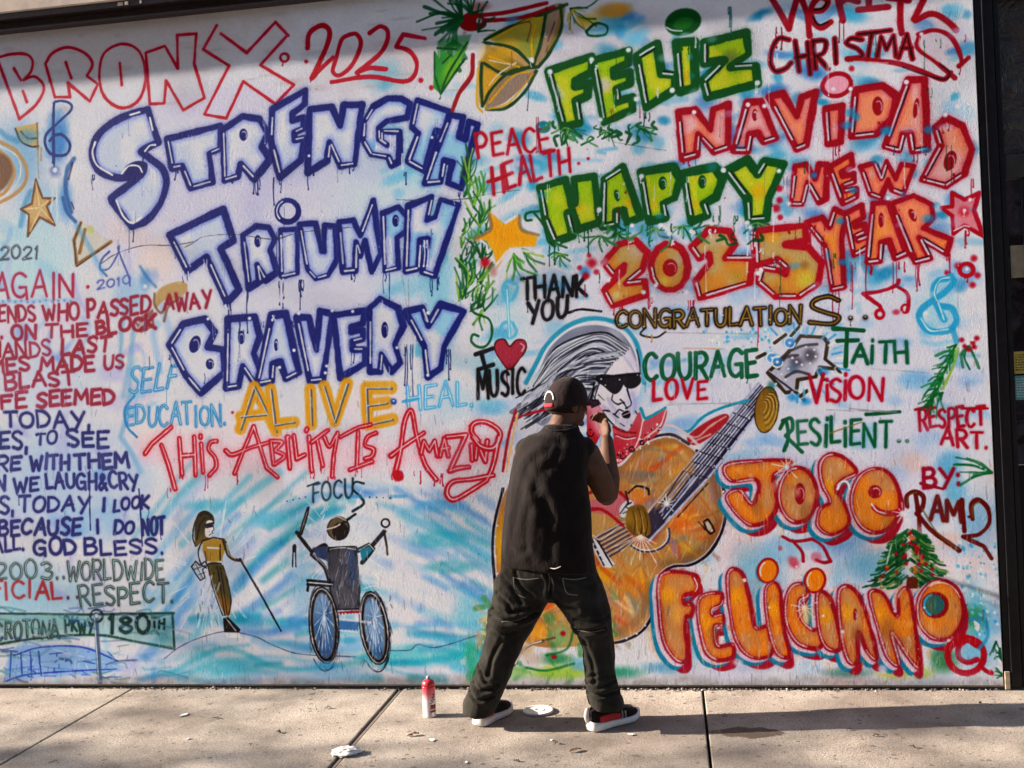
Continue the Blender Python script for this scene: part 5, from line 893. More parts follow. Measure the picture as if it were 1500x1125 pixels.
def build_mural_wall():
    bm = bmesh.new(); uvl = bm.loops.layers.uv.new('UVMap')
    x0, x1, z0, z1, t = WX0, WX1, 0.009, 3.80, 0.30
    def quad(pts, mi):
        f = bm.faces.new([bm.verts.new(p) for p in pts]); f.material_index = mi
        for l in f.loops: l[uvl].uv = ((l.vert.co.x-WX0)/(WX1-WX0), (l.vert.co.z-WZ0)/(WZ1-WZ0))
    # front face with a slightly worn, chamfered lower edge and right-hand arris
    quad([(x0, 0, z0+.012), (x1-.006, 0, z0+.012), (x1-.006, 0, z1), (x0, 0, z1)], 0)
    quad([(x0, .010, z0), (x1, .010, z0), (x1-.006, 0, z0+.012), (x0, 0, z0+.012)], 1)
    quad([(x1-.006, 0, z0+.012), (x1, .010, z0), (x1, .010, z1), (x1-.006, 0, z1)], 1)
    quad([(x1, .010, z0), (x1, t, z0), (x1, t, z1), (x1, .010, z1)], 1)
    quad([(x0, .010, z0), (x0, 0, z0+.012), (x0, 0, z1), (x0, t, z1), (x0, t, z0)], 1)
    quad([(x0, 0, z1), (x1-.006, 0, z1), (x1, .010, z1), (x1, t, z1), (x0, t, z1)], 1)
    quad([(x0, t, z0), (x0, t, z1), (x1, t, z1), (x1, t, z0)], 1)
    quad([(x0, .010, z0), (x0, t, z0), (x1, t, z0), (x1, .010, z0)], 1)
    bmesh.ops.remove_doubles(bm, verts=bm.verts[:], dist=1e-5)
    o = link('mural_wall', from_bm(bm, 'mural_wall'), [mat_mural(), mat_simple('bare_render', (.42, .36, .30), .9, .2, 30)])
    return tag(o, 'white rendered wall covered in sprayed lettering, a guitar player and two small figures', 'painted wall')

def mat_concrete():
    N = Nodes('pavement_concrete'); co = N.obj()
    base = N.ramp(N.noise(co, 3.2, 6, .62), [(.30, (.23, .205, .18)), (.5, (.385, .345, .30)), (.72, (.50, .455, .40))])
    spk = N.ramp(N.noise(co, 105, 4, .75), [(.34, (.40, .38, .36)), (.50, (.98, .98, .98)), (.72, (1.22, 1.2, 1.18))]); c = N.mix(1.0, base, spk, 'MULTIPLY')
    v = N.n('TexVoronoi', feature='F1'); v.inputs['Scale'].default_value = 16; N.l(co, v.inputs['Vector'])      # trodden gum and tar spots
    spot = N.math('LESS_THAN', v.outputs['Distance'], N.math('MULTIPLY', N.noise(co, 9, 2), .36)); rnd = N.math('GREATER_THAN', N.noise(v.outputs['Position'], 31, 0), .50)
    c = N.mix(N.math('MULTIPLY', N.math('MULTIPLY', spot, rnd), .7), c, (.12, .10, .085))
    v3 = N.n('TexVoronoi', feature='F1'); v3.inputs['Scale'].default_value = 5.5; N.l(co, v3.inputs['Vector'])
    gum = N.math('MULTIPLY', N.math('LESS_THAN', N.math('ADD', v3.outputs['Distance'], N.math('MULTIPLY', N.noise(co, 40, 3), .10)), .155), N.math('GREATER_THAN', N.noise(v3.outputs['Position'], 17, 0), .47)); c = N.mix(N.math('MULTIPLY', gum, .62), c, (.10, .085, .075))
    v2 = N.n('TexVoronoi', feature='F1'); v2.inputs['Scale'].default_value = 70; N.l(co, v2.inputs['Vector'])
    pit = N.math('LESS_THAN', v2.outputs['Distance'], N.math('MULTIPLY', N.noise(co, 12, 3), .36)); c = N.mix(N.math('MULTIPLY', pit, .6), c, (.13, .105, .09))
    st = N.noise(co, 1.1, 4, .6, .8); c = N.mix(N.math('MULTIPLY', N.ramp(st, [(.46, (0, 0, 0)), (.66, (1, 1, 1))]), .55), c, (.19, .155, .13))
    # one wet-looking spill, with its own outline
    sep = N.n('SeparateXYZ'); N.l(co, sep.inputs[0]); sp = ray_g(1098, 1073); wob = N.math('MULTIPLY', N.math('SUBTRACT', N.noise(co, 14, 4), .5), .9)
    dx = N.math('DIVIDE', N.math('SUBTRACT', sep.outputs['X'], sp.x), .185); dy = N.math('DIVIDE', N.math('SUBTRACT', sep.outputs['Y'], sp.y), .085)
    rr = N.math('ADD', N.math('SQRT', N.math('ADD', N.math('MULTIPLY', dx, dx), N.math('MULTIPLY', dy, dy))), wob)
    wet = N.ramp(rr, [(.78, (1, 1, 1)), (.9, (0, 0, 0))]); c = N.mix(N.math('MULTIPLY', wet, .8), c, (.075, .052, .038))
    h = N.math('ADD', N.noise(co, 150, 3, .65), N.math('MULTIPLY', N.noise(co, 22, 4), .8)); nb = N.bump(h, .8, .006)
    return N.set(c, .9, nb, **{'Specular IOR Level': .1})

JOINTS = [-8.98, -7.39, -5.80, -4.21, -2.62, -1.073, .532, 2.13, 3.72, 5.31, 6.9]
def build_ground():
    mc = mat_concrete(); dirt = mat_simple('joint_dirt', (.055, .045, .038), .95, .3, 60, .5)
    bm = bmesh.new(); edges = [-10.6]+JOINTS+[8.5]
    for i in range(len(edges)-1):
        for (y0, y1) in ((-1.58, -.012), (-3.16, -1.592), (-4.6, -3.172)):
            g = .0065; gl = .018 if abs(edges[i]+1.073) < .01 else g; gr = .018 if abs(edges[i+1]+1.073) < .01 else g
            box(bm, edges[i]+gl, edges[i+1]-gr, y0+.004, y1-.0, -.12, 0.0, .005)
    tag(link('pavement', from_bm(bm, 'pavement'), mc), kind='structure')
    bm = bmesh.new(); box(bm, -1.073-.008, -1.073+.010, -4.59, -.016, -.10, -.007, .003)
    tag(link('pavement_joint_filler', from_bm(bm, 'fill'), mat_simple('filler', (.16, .13, .11), .95, .25, 50, .4)), kind='structure')
    bm = bmesh.new(); box(bm, -10.6, 8.5, -4.6, .3, -.16, -.055); tag(link('pavement_bed', from_bm(bm, 'bed'), dirt), kind='structure')
    bm = bmesh.new(); box(bm, -10.6, 8.5, -4.76, -4.604, -.24, -.004, .012); tag(link('kerb', from_bm(bm, 'kerb'), mat_simple('kerb_stone', (.34, .32, .30), .85, .2, 25, .4)), kind='structure')
    N = Nodes('asphalt'); co = N.obj(); a = N.ramp(N.noise(co, 90, 4, .7), [(.3, (.03, .03, .032)), (.7, (.07, .068, .066))]); N.set(a, .9, N.bump(N.noise(co, 120, 3), .5, .005))
    bm = bmesh.new(); s = 300
    bm.faces.new([bm.verts.new(p) for p in ((-s, -s, -.145), (s, -s, -.145), (s, s, -.145), (-s, s, -.145))]); tag(link('road', from_bm(bm, 'road'), N.m), kind='structure')

def build_eave():
    root = empty('roof_eave', (0, -.4, 3.8), 'pale plastered eave with a dark brown steel channel along its wall edge', 'eave')
    plaster = mat_simple('eave_plaster', (.62, .52, .44), .85, .12, 8, .3, .004)
    bm = bmesh.new(); box(bm, -12, 6.0, -EAVE_D, .30, 3.835, 4.02, .006); link('soffit', from_bm(bm, 'soffit'), plaster, root)
    brown = mat_simple('brown_steel', (.030, .018, .018), .55, .35, 30, .3)
    bm = bmesh.new()
    box(bm, -12, 5.95, -.055, -.002, 3.742, 3.754, .002); box(bm, -12, 5.95, -.020, -.003, 3.756, 3.832, .003); box(bm, -12, 5.95, -.075, -.022, 3.800, 3.8335, .003)
    link('steel_channel', from_bm(bm, 'channel'), brown, root)
    # thin nails and peeled flakes where channel meets plaster
    r = random.Random(3); fm = mat_simple('flake', (.40, .35, .30), .8)
    for i in range(12):
        x = r.uniform(-3.0, -.9); box_obj('paint_flake', (x, x+r.uniform(.01, .05), -.0775-r.uniform(0, .004), -.0752, 3.80+r.uniform(0, .012), 3.826), fm, root, .0015)
EAVE_D = 0.085

def build_side_wall():
    """the building goes on to the left of the painted part"""
    N = Nodes('old_brick'); co = N.obj(); mp = N.n('Mapping'); mp.inputs['Rotation'].default_value = (math.radians(90), 0, 0); N.l(co, mp.inputs['Vector'])
    br = N.n('TexBrick'); br.inputs['Scale'].default_value = 4.4; br.inputs['Color1'].default_value = (.26, .12, .085, 1); br.inputs['Color2'].default_value = (.34, .17, .12, 1); br.inputs['Mortar'].default_value = (.38, .35, .32, 1); br.inputs['Mortar Size'].default_value = .018; N.l(mp.outputs[0], br.inputs['Vector'])
    N.set(N.mix(N.math('MULTIPLY', N.noise(co, 12, 4), .4), br.outputs['Color'], (.2, .12, .1)), .88, N.bump(br.outputs['Fac'], -.4, .008))
    o = box_obj('brick_wall', (-12, WX0-.004, -.0, .3, 0.004, 3.80), N.m, None, .004)
    tag(o, 'plain brick wall continuing left of the painted wall', 'brick wall')

def build_door():
    X = WX1
    root = empty('shop_door', (X+.5, .05, 0), 'black framed shop entrance with a narrow glass strip right of the painted wall', 'shop door')
    blk = mat_simple('black_frame', (.007, .007, .010), .5, .4, 20, .2, .002, **{'Specular IOR Level': .25})
    blk2 = mat_simple('black_panel', (.006, .0055, .008), .6, .4, 9, .2, .003, **{'Specular IOR Level': .2})
    N = Nodes('shop_glass'); co = N.obj(); N.set(N.ramp(N.noise(co, 7, 4, .6, .5), [(.42, (.006, .006, .009)), (.62, (.05, .052, .075)), (.75, (.14, .15, .20))]), .12, N.bump(N.noise(co, 6, 4, .6, .6), .10, .03), IOR=1.5); N.b.inputs['Specular IOR Level'].default_value = .6; glass = N.m  # pale bluish noise in the colour stands in for reflections
    N = Nodes('crinkled_glass'); co = N.obj(); h = N.noise(co, 7, 5, .6, 1.6); N.set(N.ramp(N.noise(co, 5, 4), [(.3, (.014, .011, .010)), (.7, (.045, .036, .029))]), .25, N.bump(h, .8, .05), IOR=1.5); crink = N.m
    def b(name, dims, m, bev=.003, par=root): return box_obj(name, dims, m, par, bev)
    f = b('frame_post', (X+.004, X+.086, .004, .12, 0.002, 3.80), blk, .004)
    b('glazing_bead', (X+.034, X+.040, -.004, .0035, .02, 3.79), blk, .001, f)
    b('frame_post', (X+.092, X+.118, .016, .13, 0.002, 3.80), blk, .004)
    st = b('door_stile', (X+.196, X+.34, .010, .09, .012, 2.52), blk, .006)
    b('kick_panel', (X+.120, X+.194, .030, .08, .012, 1.10), blk2, .004)
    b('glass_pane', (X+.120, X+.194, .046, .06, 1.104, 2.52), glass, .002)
    b('reflection_plate', (X+.124, X+.19, .022, .0455, 2.03, 2.19), mat_simple('reflection_grey', (.20, .18, .13), .5, .2, 30, .2), .004)  # small added plate standing in for a yellowish reflection on the glass
    b('transom_rail', (X+.120, X+.9, .020, .10, 2.524, 2.64), mat_simple('rail_grey', (.022, .02, .018), .55, .25, 15, .2), .004)
    b('transom_pane', (X+.1215, X+.9, .05, .07, 2.644, 3.42), crink, .002)
    b('header', (X+.120, X+.9, .012, .12, 3.424, 3.80), blk2, .004)
    b('door_leaf', (X+.344, X+.9, .034, .075, .012, 2.52), blk2, .004)
    b('threshold', (X+.12, X+.9, -.01, .12, .001, .010), mat_simple('threshold_metal', (.25, .24, .23), .4, .2, 40, .2, metal=.8), .002)
    b('pull_handle', (X+.215, X+.30, -.055, -.035, .225, .262), mat_simple('handle_bone', (.46, .42, .36), .5), .008)
    b('handle_post', (X+.25, X+.27, -.036, .011, .235, .252), mat_simple('handle_bone_b', (.40, .36, .32), .5), .002)
    # notices stuck on the glass, with rows of small print
    for nm, z0, z1, c, ink, lab in (('notice', 1.955, 2.0, None, None, None),):
        pass
    for z0, z1, c, ink, lab in ((1.555, 1.665, (.50, .42, .07), (.04, .035, .03), 'yellow notice with rows of dark print on the shop glass'), (1.425, 1.545, (.06, .36, .40), (.55, .62, .64), 'turquoise notice with pale print below the yellow one on the shop glass')):
        bm = bmesh.new(); box(bm, X+.126, X+.188, .0430, .0455, z0, z1); r = random.Random(int(z0*1000))
        z = z1-.014
        while z > z0+.012:
            x = X+.131
            while x < X+.180:
                w = r.uniform(.005, .013); box(bm, x, min(x+w, X+.184), .0424, .0429, z-.005, z+r.uniform(-.001, .002), 0, 1); x += w+.004
            z -= .0125
        tag(link('notice', from_bm(bm, 'notice'), [mat_simple('notice_paper', c, .6), mat_simple('notice_ink', ink, .6)]), lab, 'notice')
    # chipped timber stop at the foot of the wall
    bm = bmesh.new(); box(bm, X+.002, X+.026, -.008, .002, .0, .09, .003)
    for v in bm.verts:
        if v.co.z > .1: v.co.x -= (v.co.z-.1)*.18
    tag(link('timber_stop', from_bm(bm, 'stop'), mat_simple('raw_timber', (.30, .235, .17), .9, .3, 30, .3)), 'short pale strip of raw timber at the right foot of the painted wall', 'timber strip')

def build_street_tree():
    """bare-ish street tree up the road: its thin crown dapples the pavement"""
    r = random.Random(11); base = Vector((-15.5, -3.9, -.06))
    root = empty('street_tree', base, 'thin leaved street tree at the kerb to the far left', 'tree')
    bm = bmesh.new(); tips = []
    def limb(a, d, L, rad, lev):
        n = 5; p = a.copy(); rings = []; dd = d.normalized()
        for i in range(n+1):
            q = dd.to_track_quat('Z', 'Y'); rr = rad*(1-.55*i/n)
            rings.append([bm.verts.new(p+q@Vector((rr*math.cos(k*math.tau/6), rr*math.sin(k*math.tau/6), 0))) for k in range(6)])
            dd = (dd+Vector((r.uniform(-.14, .14), r.uniform(-.14, .14), r.uniform(-.03, .1)))).normalized()
            if lev < 3 and i >= 2:
                for _ in range((3, 2, 1)[lev]):
                    e = (dd+Vector((r.uniform(-1, 1), r.uniform(-1, 1), r.uniform(-.1, .7)))).normalized(); kids.append((p.copy(), e, L*r.uniform(.45, .7), rr*.55, lev+1))
            if lev == 3 or (lev == 2 and i > 2): tips.append(p.copy())
            p = p+dd*(L/n)
        for u, v in zip(rings[:-1], rings[1:]):
            for k in range(6): bm.faces.new((u[k], u[(k+1) % 6], v[(k+1) % 6], v[k]))
    kids = []; limb(base, Vector((.02, .10, 1)), 4.0, .11, 0)
    while kids: limb(*kids.pop())
    link('trunk', from_bm(bm, 'trunk'), mat_simple('bark', (.10, .075, .055), .9, .3, 14, .6, .01), root, True)
    bm = bmesh.new()
    for t in tips:
        for _ in range(1 if r.random() < .65 else 0):
            c = t+Vector((r.gauss(0, .16), r.gauss(0, .16), r.gauss(0, .14))); s = r.uniform(.05, .10); q = Vector((r.gauss(0, 1), r.gauss(0, 1), r.gauss(0, 1))).to_track_quat('Z', 'Y')
            bm.faces.new([bm.verts.new(c+q@Vector(v)) for v in ((-s, 0, 0), (0, -s*.55, .01), (s, 0, 0), (0, s*.55, .01))])
    link('crown', from_bm(bm, 'crown'), mat_simple('leaf', (.09, .10, .03), .7, .4, 6, .2), root)

def build_opposite():
    """the brick row across the street: shades the street and shows in the shop glass"""
    root = empty('brick_row', (-2, -17, -.14), 'long brick apartment row across the street', 'building')
    N = Nodes('row_brick'); co = N.obj(); N.set(N.ramp(N.noise(co, 3, 5), [(.3, (.16, .075, .05)), (.7, (.26, .13, .09))]), .9)
    bm = bmesh.new(); box(bm, -32, 28, -24, -17, -.14, 11.5, .02); link('wall', from_bm(bm, 'row'), N.m, root)
    gl = mat_simple('row_glass', (.02, .025, .03), .1, .2); st = mat_simple('row_sill', (.5, .47, .42), .8)
    bmw = bmesh.new(); box(bmw, -.6, .6, -.05, .05, 0, 1.7, .02); wme = from_bm(bmw, 'win'); wme.materials.append(gl)
    bms = bmesh.new(); box(bms, -.7, .7, -.05, .12, -.12, -.004, .02); sme = from_bm(bms, 'sill'); sme.materials.append(st)
    for f in range(3):
        for k in range(17):
            w = link('window', wme, None, root); w.location = (-29+3.4*k, -16.97, 1.3+3.5*f); s = link('sill', sme, None, w, local=True)
    box_obj('cornice', (-32.2, 28.2, -17.5, -16.6, 11.504, 11.9), st, root, .03)

build_ground()
build_opposite()
build_mural_wall()
build_eave()
build_side_wall()
build_door()
build_street_tree()

# =====================================================================
# THE PAINTER: one continuous body, clothes grown over it
# =====================================================================
from mathutils.bvhtree import BVHTree
PXW = 312.0                                            # sketch units per metre at his distance

def ring_loft(bm, rings, n=24):
    """rings: (centre, half-width vector, half-depth vector, squareness) -> closed tube"""
    R = []
    for c, u, v, sq in rings:
        row = []
        for k in range(n):
            a = k*math.tau/n; ca, sa = math.cos(a), math.sin(a)
            ca = math.copysign(abs(ca)**sq, ca); sa = math.copysign(abs(sa)**sq, sa)
            row.append(bm.verts.new(Vector(c)+Vector(u)*ca+Vector(v)*sa))
        R.append(row)
    for a, b in zip(R[:-1], R[1:]):
        for k in range(n): bm.faces.new((a[k], a[(k+1) % n], b[(k+1) % n], b[k]))
    bm.faces.new(R[0][::-1]); bm.faces.new(R[-1])

def tube(bm, pts, rad, n=14, flat=1.0, sm=4):
    """round limb through points with radii, ends rounded"""
    P = smooth(np.array([list(p) for p in pts]), sm) if len(pts) > 2 else np.array([list(p) for p in pts], float)
    r = np.interp(np.linspace(0, 1, len(P)), np.linspace(0, 1, len(rad)), rad)
    T = np.gradient(P, axis=0); rings = []
    d0 = Vector(T[0]).normalized(); d1 = Vector(T[-1]).normalized()
    ref = Vector((0, 0, 1)) if abs(d0.z) < .8 else Vector((0, 1, 0))
    seq = [(Vector(P[0])-d0*r[0]*.75, r[0]*.45)]+[(Vector(p), q) for p, q in zip(P, r)]+[(Vector(P[-1])+d1*r[-1]*.75, r[-1]*.45)]
    Ts = [d0]+[Vector(t).normalized() for t in T]+[d1]
    for (c, q), t in zip(seq, Ts):
        u = t.cross(ref).normalized(); v = t.cross(u).normalized(); rings.append((c, u*q, v*q*flat, 1.0))
    ring_loft(bm, rings, n)

def ellipsoid(bm, c, r, rot=None, seg=20):
    res = bmesh.ops.create_uvsphere(bm, u_segments=seg, v_segments=seg//2+2, radius=1.0)
    for v in res['verts']:
        p = Vector((v.co.x*r[0], v.co.y*r[1], v.co.z*r[2])); v.co = (rot@p if rot else p)+Vector(c)

def grow(bm, voxel, sm_it=3, sm_f=.5):
    """fuse overlapping closed shapes into one continuous skin"""
    bmesh.ops.recalc_face_normals(bm, faces=bm.faces[:])
    me = bpy.data.meshes.new('tmp'); bm.to_mesh(me); bm.free(); o = bpy.data.objects.new('tmp', me); COL.objects.link(o)
    m = o.modifiers.new('r', 'REMESH'); m.mode = 'VOXEL'; m.voxel_size = voxel; m.use_smooth_shade = True
    s = o.modifiers.new('s', 'SMOOTH'); s.factor = sm_f; s.iterations = sm_it
    dg = bpy.context.evaluated_depsgraph_get(); out = bpy.data.meshes.new_from_object(o.evaluated_get(dg))
    bpy.data.objects.remove(o); bpy.data.meshes.remove(me)
    return out

def coords(me):
    c = np.empty(len(me.vertices)*3, np.float32); me.vertices.foreach_get('co', c); n = np.empty_like(c); me.vertices.foreach_get('normal', n)
    return c.reshape(-1, 3), n.reshape(-1, 3)
def set_coords(me, c): me.vertices.foreach_set('co', c.astype(np.float32).ravel()); me.update()
def bvh_of(me): return BVHTree.FromPolygons([v.co.copy() for v in me.vertices], [p.vertices[:] for p in me.polygons])
def onto(bvh, px, py):
    d = Vector(CAM_FW+((px-750.0)*CAM_RT+(562.5-py)*CAM_UP)/CAM_F).normalized(); h = bvh.ray_cast(Vector(CAM_POS), d)
    return h[0]
def surf_line(bvh, pts):
    P = smooth(np.array(pts, float), 6); return [q for q in (onto(bvh, *p) for p in P) if q is not None]
def fold(me, lines, noise_amp=.004, nscale=(9, 9, 5), seed=0, k=.62, ws=1.5):
    """press creases (surface polyline, depth, width) into cloth, plus soft rumpling"""
    c, n = coords(me); d = np.zeros(len(c), np.float32)
    for pts, amp, w in lines:
        if len(pts) < 2: continue
        D = np.full(len(c), 9., np.float32)
        for a, b in zip(pts[:-1], pts[1:]):
            a = np.array(a); ab = np.array(b)-a; L = ab@ab+1e-9
            t = np.clip(((c-a)@ab)/L, 0, 1); D = np.minimum(D, np.linalg.norm(c-(a+t[:, None]*ab), axis=1))
        x = D/w; x = D/(w*ws); d += -amp*k*(np.exp(-x*x)-.7*np.exp(-(x-1.9)**2*.8))
    off = Vector((seed*3.1, seed*1.7, 0))
    for i in range(len(c)):
        p = Vector((c[i, 0]*nscale[0], c[i, 1]*nscale[1], c[i, 2]*nscale[2]))+off
        d[i] += noise_amp*(mnoise.noise(p)+.55*mnoise.noise(p*2.2)+.3*(1-2*abs(mnoise.noise(p*1.3+Vector((5, 2, 1)))))-.1)
    set_coords(me, c+n*d[:, None])

def mat_cloth(name, c, var=.25, weave=900, sheen=.15):
    N = Nodes(name); co = N.obj(); f = N.noise(co, 14, 5, .6); lo = tuple(v*(1-var) for v in c); hi = tuple(v*(1+var) for v in c)
    mp = N.n('Mapping'); mp.inputs['Scale'].default_value = (1, 1, .45); N.l(co, mp.inputs['Vector']); nb = N.bump(N.noise(mp.outputs[0], 26, 5, .6, .8), .55, .012); nb = N.bump(N.noise(co, weave, 2), .25, .001, nb)
    return N.set(N.ramp(f, [(.3, lo), (.72, hi)]), .88, nb, **{'Sheen Weight': sheen*.3, 'Sheen Roughness': .5, 'Specular IOR Level': .1})

def build_person():
    W = lambda px, py, Y: ray_y(px, py, Y)
    root = empty('person', (-.20, -.56, 0), 'person in black sleeveless top, dark baggy trousers and cap turned to the wall, painting', 'person')
    face = Vector((.74, .66, -.05)).normalized(); side = face.cross(Vector((0, 0, 1))).normalized(); up = side.cross(face).normalized()
    RH = Matrix((side, face, up)).transposed()                              # head axes: x right ear, y face, z crown
    hc = W(831, 590, -.50); H = lambda x, y, z: hc+RH@Vector((x, y, z))
    # ---------------- body
    bm = bmesh.new()
    ellipsoid(bm, H(0, -.008, .012), (.076, .094, .104), RH); ellipsoid(bm, H(0, .030, -.052), (.056, .062, .066), RH)      # skull, jaw
    ellipsoid(bm, H(0, .092, -.022), (.014, .022, .020), RH, 12); ellipsoid(bm, H(0, .078, -.003), (.010, .022, .028), RH, 12)       # nose
    ellipsoid(bm, H(0, .084, -.060), (.022, .012, .009), RH, 12); ellipsoid(bm, H(0, .083, -.070), (.020, .012, .008), RH, 12); ellipsoid(bm, H(0, .080, -.098), (.022, .016, .016), RH, 12)
    ellipsoid(bm, H(0, .078, .022), (.056, .014, .012), RH, 12)                                                                     # brow
    for s in (-1, 1):
        ellipsoid(bm, H(.076*s, -.010, -.020), (.010, .020, .032), RH, 12); ellipsoid(bm, H(.046*s, .062, -.030), (.022, .020, .018), RH, 12)
    tube(bm, [H(0, -.012, -.06), W(822, 622, -.53), W(816, 650, -.535)], [.056, .058, .075])
    ellipsoid(bm, W(812, 690, -.535), (.15, .095, .16)); ellipsoid(bm, W(803, 770, -.54), (.14, .10, .2)); ellipsoid(bm, W(803, 835, -.545), (.15, .10, .12))
    # right arm: down to the elbow, forearm folded up, hand raised near the wall
    sh, el, wr = W(857, 662, -.50), W(889, 727, -.43), W(889, 643, -.27)
    tube(bm, [sh, (sh+el)/2+Vector((.004, -.012, 0)), el], [.068, .064, .052]); tube(bm, [el, el+(wr-el)*.32+Vector((.008, 0, -.004)), wr], [.053, .055, .031])
    def hand(wr, fwd, out, thumb):
        """palm, four bent fingers of unequal length, thumb from the side of the palm"""
        fwd = fwd.normalized(); out = (out-fwd*out.dot(fwd)).normalized(); nrm = fwd.cross(out)
        pc = wr+fwd*.045; M = Matrix((out, fwd, nrm)).transposed()
        ellipsoid(bm, pc, (.038, .050, .017), M, 14)
        for i, L in enumerate((.066, .074, .070, .054)):
            b = pc+out*(-.027+.018*i)+fwd*.040; k1 = b+fwd*L*.42+nrm*.006; k2 = k1+fwd*L*.20+nrm*.026; k3 = k2-fwd*L*.06+nrm*.020
            tube(bm, [b, k1, k2, k3], [.0092, .0088, .008, .0068], 8, 1, 2)
        b = pc-out*.030-fwd*.018; tube(bm, [b, b-out*.018*thumb+fwd*.026+nrm*.014, b-out*.010+fwd*.052+nrm*.026], [.0115, .0105, .0085], 8, 1, 2)
    hand(wr, W(884, 616, -.22)-wr, Vector((-.6, .8, .1)), 1)
    sl_, el2, wr2 = W(768, 662, -.50), W(790, 718, -.36), W(836, 690, -.24)
    tube(bm, [sl_, (sl_+el2)/2, el2], [.060, .053, .043]); tube(bm, [el2, (el2+wr2)/2, wr2], [.044, .044, .029]); hand(wr2, W(850, 672, -.20)-wr2, Vector((.7, .3, .6)), 1)
    skin = Nodes('skin'); co = skin.obj(); skin.set(skin.ramp(skin.noise(co, 18, 4), [(.3, (.062, .029, .017)), (.7, (.098, .046, .027))]), .64, skin.bump(skin.noise(co, 240, 3), .15, .001), **{'Subsurface Weight': .05, 'Specular IOR Level': .25})
    body_me = grow(bm, .0062, 3)
    link('body', body_me, skin.m, root, True)
    # eyes
    for s in (-1, 1):
        bm = bmesh.new(); ellipsoid(bm, H(.030*s, .074, -.001), (.012, .010, .009), RH, 12); link('eye', from_bm(bm, 'eye'), mat_simple('eye_white', (.6, .58, .55), .2, .02), root, True)
    # hair: close crop showing under the cap
    bm = bmesh.new(); ellipsoid(bm, H(0, -.016, .006), (.080, .094, .100), RH, 28)
    for v in [v for v in bm.verts if ((v.co-hc)@face > .035) or ((v.co-hc)@up < -.052)]: bm.verts.remove(v)
    link('hair', from_bm(bm, 'hair'), mat_cloth('black_hair', (.012, .010, .010), .4, 700, .1), root, True)
    # ---------------- cap
    bm = bmesh.new(); n = 40; rows = 14; V = []
    for i in range(rows+1):
        t = i/rows*math.radians(97); row = []
        for k in range(n):
            a = k*math.tau/n; x, y = math.cos(a), math.sin(a); back = max(0, -y)
            rr = .090+.004*abs(math.sin(a*3))*math.sin(t)
            row.append(bm.verts.new(H(rr*x*math.sin(t)**.82, (.106*y-.006)*math.sin(t)**.82, .006+.116*math.cos(t)-back*.020*math.sin(t)-(.0 if i < rows else .006))))
        V.append(row)
    for a, b in zip(V[:-1], V[1:]):
        for k in range(n): bm.faces.new((a[k], a[(k+1) % n], b[(k+1) % n], b[k]))
    bmesh.ops.remove_doubles(bm, verts=bm.verts[:], dist=1e-4)
    def shell(x, z):                                      # point on the cap's back, x across, z up
        q = max(0.0, 1-(x/.09)**2-max(0, (z-.006)/.122)**2); return H(x, -.006-.106*math.sqrt(q)-.004, z-.010)
    cap = link('cap', from_bm(bm, 'cap'), mat_cloth('cap_cloth', (.016, .010, .011), .3, 800, .2), root, True)
    md = cap.modifiers.new('t', 'SOLIDIFY'); md.thickness = .003; md.offset = 1
    bm = bmesh.new(); rows = []                            # curved brim
    for j in range(7):
        t = j/6; row = []
        for k in range(17):
            a = math.radians(-72+144*k/16); x = .084*math.sin(a); ed = .088*math.cos(a)
            row.append(bm.verts.new(H(x*(1+.05*t), ed*1.0+.008+t*.068*math.cos(a*.9), .020-.10*(x*x)/.008*.22-.016*t)))
        rows.append(row)
    for a, b in zip(rows[:-1], rows[1:]):
        for k in range(16): bm.faces.new((a[k], a[k+1], b[k+1], b[k]))
    br = link('brim', from_bm(bm, 'brim'), mat_cloth('brim_cloth', (.05, .012, .02), .3, 800, .2), cap, True); md = br.modifiers.new('t', 'SOLIDIFY'); md.thickness = .004
    bm = bmesh.new(); ellipsoid(bm, H(0, -.004, .124), (.008, .008, .005), RH, 12); link('button', from_bm(bm, 'button'), mat_cloth('cap_button', (.02, .012, .012)), cap, True)
    arc = [shell(.036*math.cos(a), .020+.042*math.sin(a)) for a in np.linspace(.1, math.pi-.1, 15)]
    bm = bmesh.new(); tube(bm, arc, [.0034, .004, .0034], 8, 1, 2); link('opening_trim', from_bm(bm, 'trim'), mat_simple('white_trim', (.72, .70, .66), .7, .05), cap, True)
    bm = bmesh.new(); rows = [[bm.verts.new(shell(x, z)-face*.002) for x in np.linspace(-.036, .036, 9)] for z in (-.010, .006)]
    for k in range(8): bm.faces.new((rows[0][k], rows[0][k+1], rows[1][k+1], rows[1][k]))
    st = link('strap', from_bm(bm, 'strap'), mat_cloth('red_strap', (.55, .03, .05), .15), cap, True); md = st.modifiers.new('t', 'SOLIDIFY'); md.thickness = .003
    # ---------------- trousers
    def limb_rings(L, sq=.9):
        out = []
        for i, (px, py, hw, Y, dp) in enumerate(L): hw *= 1.07; out.append((W(px, py, Y), Vector((hw/PXW, 0, -.12*hw/PXW)), Vector((0, dp, 0)), sq))
        return out
    bm = bmesh.new()
    ring_loft(bm, limb_rings([(803, 795, 56, -.545, .125), (803, 822, 64, -.545, .14), (803, 848, 67, -.545, .15), (802, 866, 66, -.545, .14), (802, 878, 40, -.545, .08)]))
    ring_loft(bm, limb_rings([(774, 826, 30, -.545, .12), (770, 850, 40, -.545, .135), (763, 876, 41, -.55, .13), (753, 904, 34, -.565, .115), (742, 932, 29.5, -.575, .10), (731, 962, 26, -.585, .098), (721, 990, 24.5, -.59, .098), (711, 1014, 24, -.59, .10), (704, 1032, 23.5, -.588, .105), (702, 1042, 22, -.585, .10)]))
